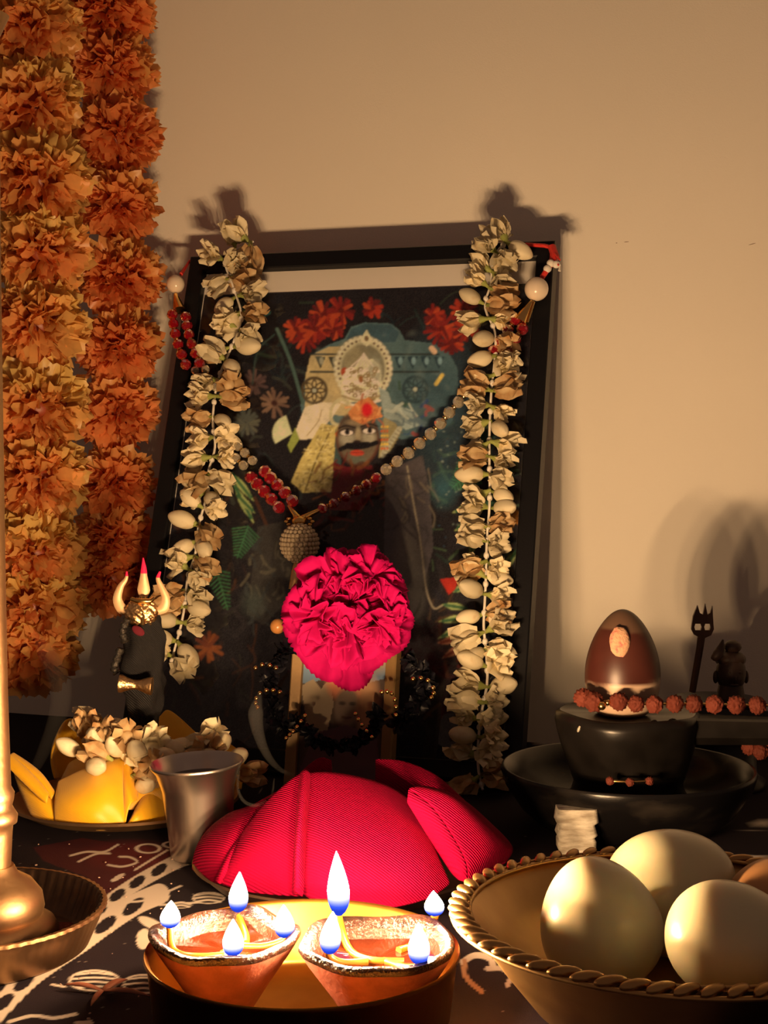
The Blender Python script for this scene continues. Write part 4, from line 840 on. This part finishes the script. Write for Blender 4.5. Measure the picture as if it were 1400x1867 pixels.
for i, u in enumerate(np.linspace(0, 1, 10)):
    x = LC[0] + .036 + .095*u; hw = .022 - .006*u; z0 = .054 + .002*u; z1 = .0705
    P.append([np.array([x, LC[1]-.018*u + y_, z_]) for y_, z_ in ((-hw*.8, z0), (-hw, z0+.005), (-hw, z1-.001), (-hw+.003, z1), (-hw+.006, z1-.003), (hw-.006, z1-.003), (hw-.003, z1), (hw, z1-.001), (hw, z0+.005), (hw*.8, z0))])
V, F = sheet(np.array(P), cv=True); F = list(F)+[tuple(range(10)), tuple(90+j for j in range(10))[::-1]]; part('spout', (V, F), M_stone, ys_, smooth=False)
for (x, y, w_, h_, m_) in ((1190,1326,9,15,M_stone), (1226,1322,12,13,M_stone), (1056,1327,3,9,M_pale)):
    q = at(x, y, .8195 + abs(x-1143)**2*2.0e-6); part('chipped_carving', Geo().add(ball((w_/FPX*.82, .0022, h_/FPX*.82), 8, 8), 0, rotm((0, 1, 0), .35), q), m_, ys_, smooth=False)
# egg-shaped stone with a cream band
lg = thing('egg_shaped_stone', 'brown egg shaped stone with a cream band standing on the black stone base', 'stone', LC + np.array([-.004, -.004, .0702]))
lo = np.array(lg['_w']); V, F = ball((.0228, .0228, .0355), 48, 64); V[:, 2] += .0295; k = (V[:, 2]-.0295)/.0355; V[:, :2] *= (1 - .17*k - .06*np.clip(k, 0, 1)**2)[:, None]; V[:, 2] = np.maximum(V[:, 2], .0004)
nn = noise3(V*220, 3, 1.3); band = np.clip((.0218 + .07*V[:, 0] + .0008*nn - V[:, 2])/.0008, 0, 1); topb = np.clip((V[:, 2] - (.0520 - .10*V[:, 0] + .0008*nn))/.0010, 0, 1)*.75
C = np.tile([.060, .016, .011], (len(V), 1)); C = C*(1 + .25*noise3(V*300, 8, .9)[:, None]); C = C*(1-band[:, None]) + np.array([.50, .36, .26])*(1+.25*nn[:, None]*(np.abs(nn[:, None]) > .35))*band[:, None]; C = C*(1-topb[:, None]) + np.array([.14, .085, .055])*topb[:, None]
part('stone_body', Geo().add((V, F), col=np.clip(C, .01, .9), off=lo), mat('banded_jasper', attr=True, rough=.38), lg)
V, F = ball((.0062, .0028, .0096), 12, 18); V *= (1+.14*noise3(V*700, 2, 1.0))[:, None]; part('sandal_paste', Geo().add((V, F), 0, rotm((1, 0, 0), -.30), lo + np.array([-.0048, -.0178, .0470])), mat('dried_paste', (.62, .36, .22), .9, col2=(.70, .16, .14), vscale=260, bump=.8, bscale=600, mixw=(.55, .7)), lg, label='dab of dried pinkish paste on the stone')
# rudraksha string
def rud_mesh(s):
    def fn(D, PH, TH):
        a = np.abs(noise3(D.reshape(-1, 3), int(s*10), 7.5).reshape(PH.shape)); b = np.abs(noise3(D.reshape(-1, 3), int(s*10)+5, 11).reshape(PH.shape))
        return .90 + .22*np.clip(a*1.6, 0, 1) + .07*b - .06*np.exp(-(np.sin(TH*2.5)/.16)**2)*np.sin(PH)
    return mesh('rudraksha', ball((1, 1, .95), 30, 46, fn), M_rud)
RM = [rud_mesh(s) for s in (0, 1.7, 3.1)]
rm = thing('rudraksha_beads', 'string of rough red brown rudraksha beads lying across the black stone base', 'bead string', at(1190, 1284, .83)); rr = random.Random(9); prev = []
for i, (x, y, Y, r) in enumerate(((1064,1272,.838,18),(1083,1279,.832,19),(1128,1279,.826,17),(1160,1283,.824,15.5),(1193,1284,.824,16.5),(1230,1283,.826,16.5),(1265,1283,.828,16.5),(1302,1284,.828,17),(1342,1285,.828,17),(1381,1286,.828,16.5),(1420,1287,.83,16.5))):
    p = at(x, y, Y); prev.append(p); put('rudraksha', RM[i % 3], rm, p, align((rr.uniform(-.3, .3), rr.uniform(-.3, .3), 1) if i < 1 else (1, rr.uniform(-.3, .3), rr.uniform(-.3, .3))), r/FPX*Y)
part('thread', tube(prev, .0007, 6), M_gold, rm)
part('gold_bead', Geo().add(ball((.0026,)*3, 8, 12), off=at(1097, 1287, .824)).add(ball((.0018,)*3, 8, 12), off=at(1108, 1281, .826)), M_gold, rm)
r2 = thing('rudraksha_beads', 'cluster of rudraksha beads hanging under the spout at the right edge', 'bead string', at(1380, 1368, .86)); prev = []
for i, (x, y, Y) in enumerate(((1366,1362,.875),(1386,1370,.872),(1404,1364,.875),(1408,1340,.89))): p = at(x, y, Y); prev.append(p); put('rudraksha', RM[i % 3], r2, p, align((1, .2, .3)), 15/FPX*Y)
part('thread', tube(prev + [at(1425, 1320, .90)], .0007, 6), M_gold, r2)
r3 = thing('rudraksha_beads', 'few dark rudraksha beads lying inside the black stone bowl', 'bead string', at(1150, 1424, .81)); prev = []
for i, (x, y, Y) in enumerate(((1112,1424,.812),(1148,1426,.808),(1184,1424,.812))): p = at(x, y, Y); prev.append(p); put('rudraksha', RM[i % 3], r3, p, align((1, .2, .3)), 8/FPX*Y)
part('thread', tube(prev, .0007, 6), M_gold, r3)
# pale carved block
c_ = onz(1052, 1562, 0); bl = Geo(); wds = [(0, .0075), (.004, .0105), (.009, .0108), (.011, .0092), (.0125, .0112), (.017, .0105), (.0185, .0095), (.020, .0115), (.0255, .0118), (.0275, .0108)]
P = [[c_ + np.array([sx*w_*(1+.05*math.sin(z*700)), sy*.007 + .004, z]) for sx, sy in ((-1, -.8), (-.8, -1), (.8, -1), (1, -.8), (1, 1), (-1, 1))] for z, w_ in wds]
V, F = sheet(np.array(P), cv=True); F = list(F)+[tuple(range(6))[::-1], tuple((len(P)-1)*6+j for j in range(6))]; o = part('carved_block', (V, F), M_pale, origin=c_); setp(o, 'small pale banded carved stone block leaning before the black stone bowl', 'carved stone')
# trident plate and bust behind
c_ = at(1272, 1262, .97); ks = .97/FPX
ft = thing('trident', 'flat dark metal trident with two round holes behind the stone base', 'trident', at(1262, 1262, .97))
def fl(pts, h=.0012): V, F = prism([((x-1272)*ks, (1262-y)*ks) for x, y in pts], -h, h); return V[:, [0, 2, 1]]*np.array([1, -1, 1]), F
head = [(1262,1158),(1261,1140),(1271,1104),(1275,1118),(1280,1122),(1284,1100),(1289,1122),(1294,1118),(1297,1104),(1299,1140),(1296,1156),(1286,1160),(1279,1150),(1272,1160)]
g = Geo()
def ring2(cx, cy, r0, r1, n=20): return [(cx+r0*math.cos(a), cy+r0*math.sin(a)) for a in np.linspace(0, 2*PI, n, endpoint=False)]
for poly in ([(1260,1136),(1262,1122),(1270,1102),(1274,1116),(1280,1119),(1284,1099),(1288,1119),(1293,1116),(1297,1103),(1298,1122),(1299,1136)], [(1260,1136),(1266,1136),(1264,1142),(1266,1148),(1264,1156),(1259,1146)], [(1293,1136),(1299,1136),(1300,1146),(1295,1157),(1292,1148),(1294,1142)], [(1276,1136),(1284,1136),(1282,1142),(1284,1148),(1276,1148),(1278,1142)], [(1264,1156),(1266,1148),(1292,1148),(1295,1157),(1284,1162),(1275,1162)]): g.add(fl(poly), off=c_)
part('trident_head', g, M_copper, ft, smooth=False); part('shaft', tube([at(1279, 1158, .97), at(1276, 1180, .97), at(1262, 1262, .97)], [.0028, .0026, .0024], 8), M_copper, ft)
hb = at(1332, 1262, .975); bu = thing('bust_figurine', 'dark figurine head with a topknot behind the rudraksha beads', 'figurine', hb); kk = .975/FPX
g = Geo(); V, F = ball((27*kk, 27*kk, 38*kk), 20, 28); V[:, 1] -= .002*np.exp(-((V[:, 0]/.003)**2) - ((V[:, 2]+.002)/.004)**2)*(V[:, 1] < 0); g.add((V, F), off=hb + np.array([0, 0, 36*kk]))
g.add(tube([hb + np.array([0, 0, -.004]), hb + np.array([0, 0, .008])], [.010, .008], 20)); 
for s in (-1, 1): g.add(ball((5*kk, 6*kk, 12*kk), 8, 10), off=hb + np.array([s*28*kk, 0, 28*kk])); g.add(ball((4.5*kk, 2*kk, 2*kk), 6, 8), off=hb + np.array([s*9*kk, -25.5*kk, 40*kk]))
g.add(ball((4*kk, 5*kk, 9*kk), 8, 10), off=hb + np.array([0, -27*kk, 31*kk])); g.add(ball((8*kk, 3*kk, 2.6*kk), 6, 10), off=hb + np.array([0, -24.5*kk, 17*kk])); part('head', g, M_statue, bu)
g = Geo(); g.add(ball((27.5*kk, 28*kk, 17*kk), 12, 24, lambda D, PH, TH: 1+.05*np.sin(TH*14)), off=hb + np.array([0, .002, 60*kk])); g.add(ball((16*kk, 16*kk, 12*kk), 10, 18), off=hb + np.array([3*kk, 0, 84*kk])); part('hair_knot', g, M_statue, bu)
part('crescent', tube(cr([at(1296, 1200, .965), at(1306, 1196, .965), at(1314, 1182, .965), at(1318, 1166, .965)], 12), [.0006, .0022, .003, .0034, .0036, .0036, .0034, .003, .0026, .002, .0012, .0006], 8), M_statue, bu)
pl = Geo().add(lathe([(.0005, 0), (.034, 0), (.034, .004), (.028, .008), (.026, hb[2]-.008), (.031, hb[2]-.0045), (.0005, hb[2]-.0042)], 40), off=(hb[0]-.010, hb[1], 0)); o = part('pedestal', pl, M_stone, origin=(hb[0]-.010, hb[1], 0)); setp(o, 'low dark round pedestal under the figurine and flat trident', 'pedestal')

# ================================================================ TALL BRASS LAMP AND ITS DISH
dc = np.array([at(-58, 1650, .640)[0], .640, 0]); TD = rotm((1, 0, 0), .0)
dh = thing('brass_dish', 'round brass dish with a fluted rim under the tall brass lamp', 'dish', dc)
def flute(R, Z, th): return R*(1 + .006*np.sin(th*72)*np.clip((Z-.003)/.006, 0, 1)), Z
part('dish_body', Geo().add(lathe([(.0005, .003), (.0005, 0), (.052, 0), (.055, .002), (.0600, .014), (.0615, .0185), (.0630, .0190), (.0628, .0205), (.0610, .0205)], 216, flute), off=dc), M_oldbrass, dh)
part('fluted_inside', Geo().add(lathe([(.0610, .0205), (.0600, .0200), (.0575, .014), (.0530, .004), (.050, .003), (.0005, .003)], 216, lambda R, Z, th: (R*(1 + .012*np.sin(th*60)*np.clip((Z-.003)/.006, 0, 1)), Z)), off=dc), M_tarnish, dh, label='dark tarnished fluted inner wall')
lc = np.array([at(-20, 1600, .645)[0], .648, 0]); lp = thing('tall_lamp', 'tall brass lamp with a slim pillar at the far left edge', 'lamp', lc + (0, 0, .003))
part('domed_base', Geo().add(lathe([(.0005, .0032), (.030, .0032), (.031, .006), (.029, .010), (.0235, .013), (.0245, .017), (.0235, .023), (.019, .029), (.0125, .033), (.0105, .037), (.0005, .037)], 56), off=lc), M_oldbrass, lp)
part('pillar', Geo().add(lathe([(.0092, .036), (.0100, .052), (.0104, .056), (.0122, .057), (.0126, .0605), (.0110, .063), (.0100, .065), (.0108, .068), (.0112, .071), (.0096, .074), (.0085, .12), (.0078, .20), (.0072, .32), (.0074, .42), (.012, .43), (.0005, .432)], 40), off=lc), M_oldbrass, lp)
pw = Geo().add(lathe([(.0005, .0046), (.010, .0048), (.018, .0042), (.023, .0032)], 30, lambda R, Z, th: (R*(1+.15*np.sin(th*3)+.08*np.sin(th*7)), Z)), off=dc + (.028, .008, 0)); o = part('red_powder', pw, M_powder, origin=dc + (.028, .008, 0)); setp(o, 'dark red powder spilled in the brass dish', 'powder', kind='stuff')

# ================================================================ SMALL THINGS ON THE CLOTH
c_ = onz(187, 1806, 0.0012); df = Geo()
for (x, y, wd) in ((116,1796,7), (272,1816,8), (166,1834,6), (232,1786,10)):
    e = onz(x, y, .0016); u = np.linspace(0, 1, 9)[:, None]; v = np.linspace(-1, 1, 5)[None, :]; d = e-c_; sd = nz(np.cross(d, (0, 0, 1))); P = c_ + d*u[..., None] + sd*(wd/FPX*.58*v*np.sin(PI*(.15+.82*u)))[..., None] + np.array([0, 0, 1])*(.0022*np.sin(PI*u)*(1-.5*v**2))[..., None]; df.add(sheet(P))
o = part('dried_flower', df, M_dry, origin=c_, solid=.0004); setp(o, 'dried brown four petalled flower lying on the cloth left of the brass tray', 'dried flower')
cr_g = Geo(); rr = random.Random(2)
for k in range(46):
    x, y = rr.uniform(60, 340), rr.uniform(1535, 1700)
    if k > 36: x, y = rr.uniform(60, 260), rr.uniform(1700, 1860)
    p = onz(x, y, .0006); s = rr.uniform(.25, .8); cr_g.add(ball((.0012*s, .0007*s, .0006*s), 5, 7), T=rotm((0, 0, 1), rr.uniform(0, 3)), off=p)
o = part('crumbs', cr_g, M_crumb); setp(o, 'scattered pale crumbs and grains on the black cloth', 'crumbs', kind='stuff')

# ---- thin incense smoke
def smoke_mat(name, den):
    m = bpy.data.materials.new(name); m.use_nodes = True; N = m.node_tree.nodes; N.remove(N['Principled BSDF']); v = N.new('ShaderNodeVolumeScatter'); v.inputs['Density'].default_value = den; v.inputs['Color'].default_value = (.9, .88, .86, 1); v.inputs['Anisotropy'].default_value = .2
    m.node_tree.links.new(v.outputs[0], N['Material Output'].inputs['Volume']); return m
def wisp(label, pts, rad, den):
    c_ = cr([at(*p) for p in pts], 40); r_ = np.interp(np.linspace(0, 1, 40), np.linspace(0, 1, len(rad)), rad)
    o = part('smoke_wisp', tube(c_, r_, 10), smoke_mat('smoke', den)); setp(o, label, 'smoke', kind='stuff')
wisp('faint curl of smoke rising from the top of the crimson lotus', [(566,1402,.735),(540,1412,.738),(512,1404,.742),(488,1378,.745),(472,1340,.75),(466,1300,.752),(474,1262,.755)], [.0006, .0010, .0013, .0022, .0032, .0045, .001], 8)
wisp('faint hooked curl of smoke beside the steel cup', [(500,1420,.728),(494,1452,.726),(470,1468,.725),(446,1462,.725),(434,1438,.727),(436,1400,.73),(440,1384,.732)], [.0004, .0008, .0011, .0010, .0008, .0007, .0003], 22)
wisp('pale veil of smoke rising beside the tall brass lamp', [(40,1440,.70),(70,1390,.71),(104,1310,.72),(110,1250,.73),(85,1190,.74),(60,1150,.75)], [.0006, .003, .005, .006, .005, .001], 2.2)
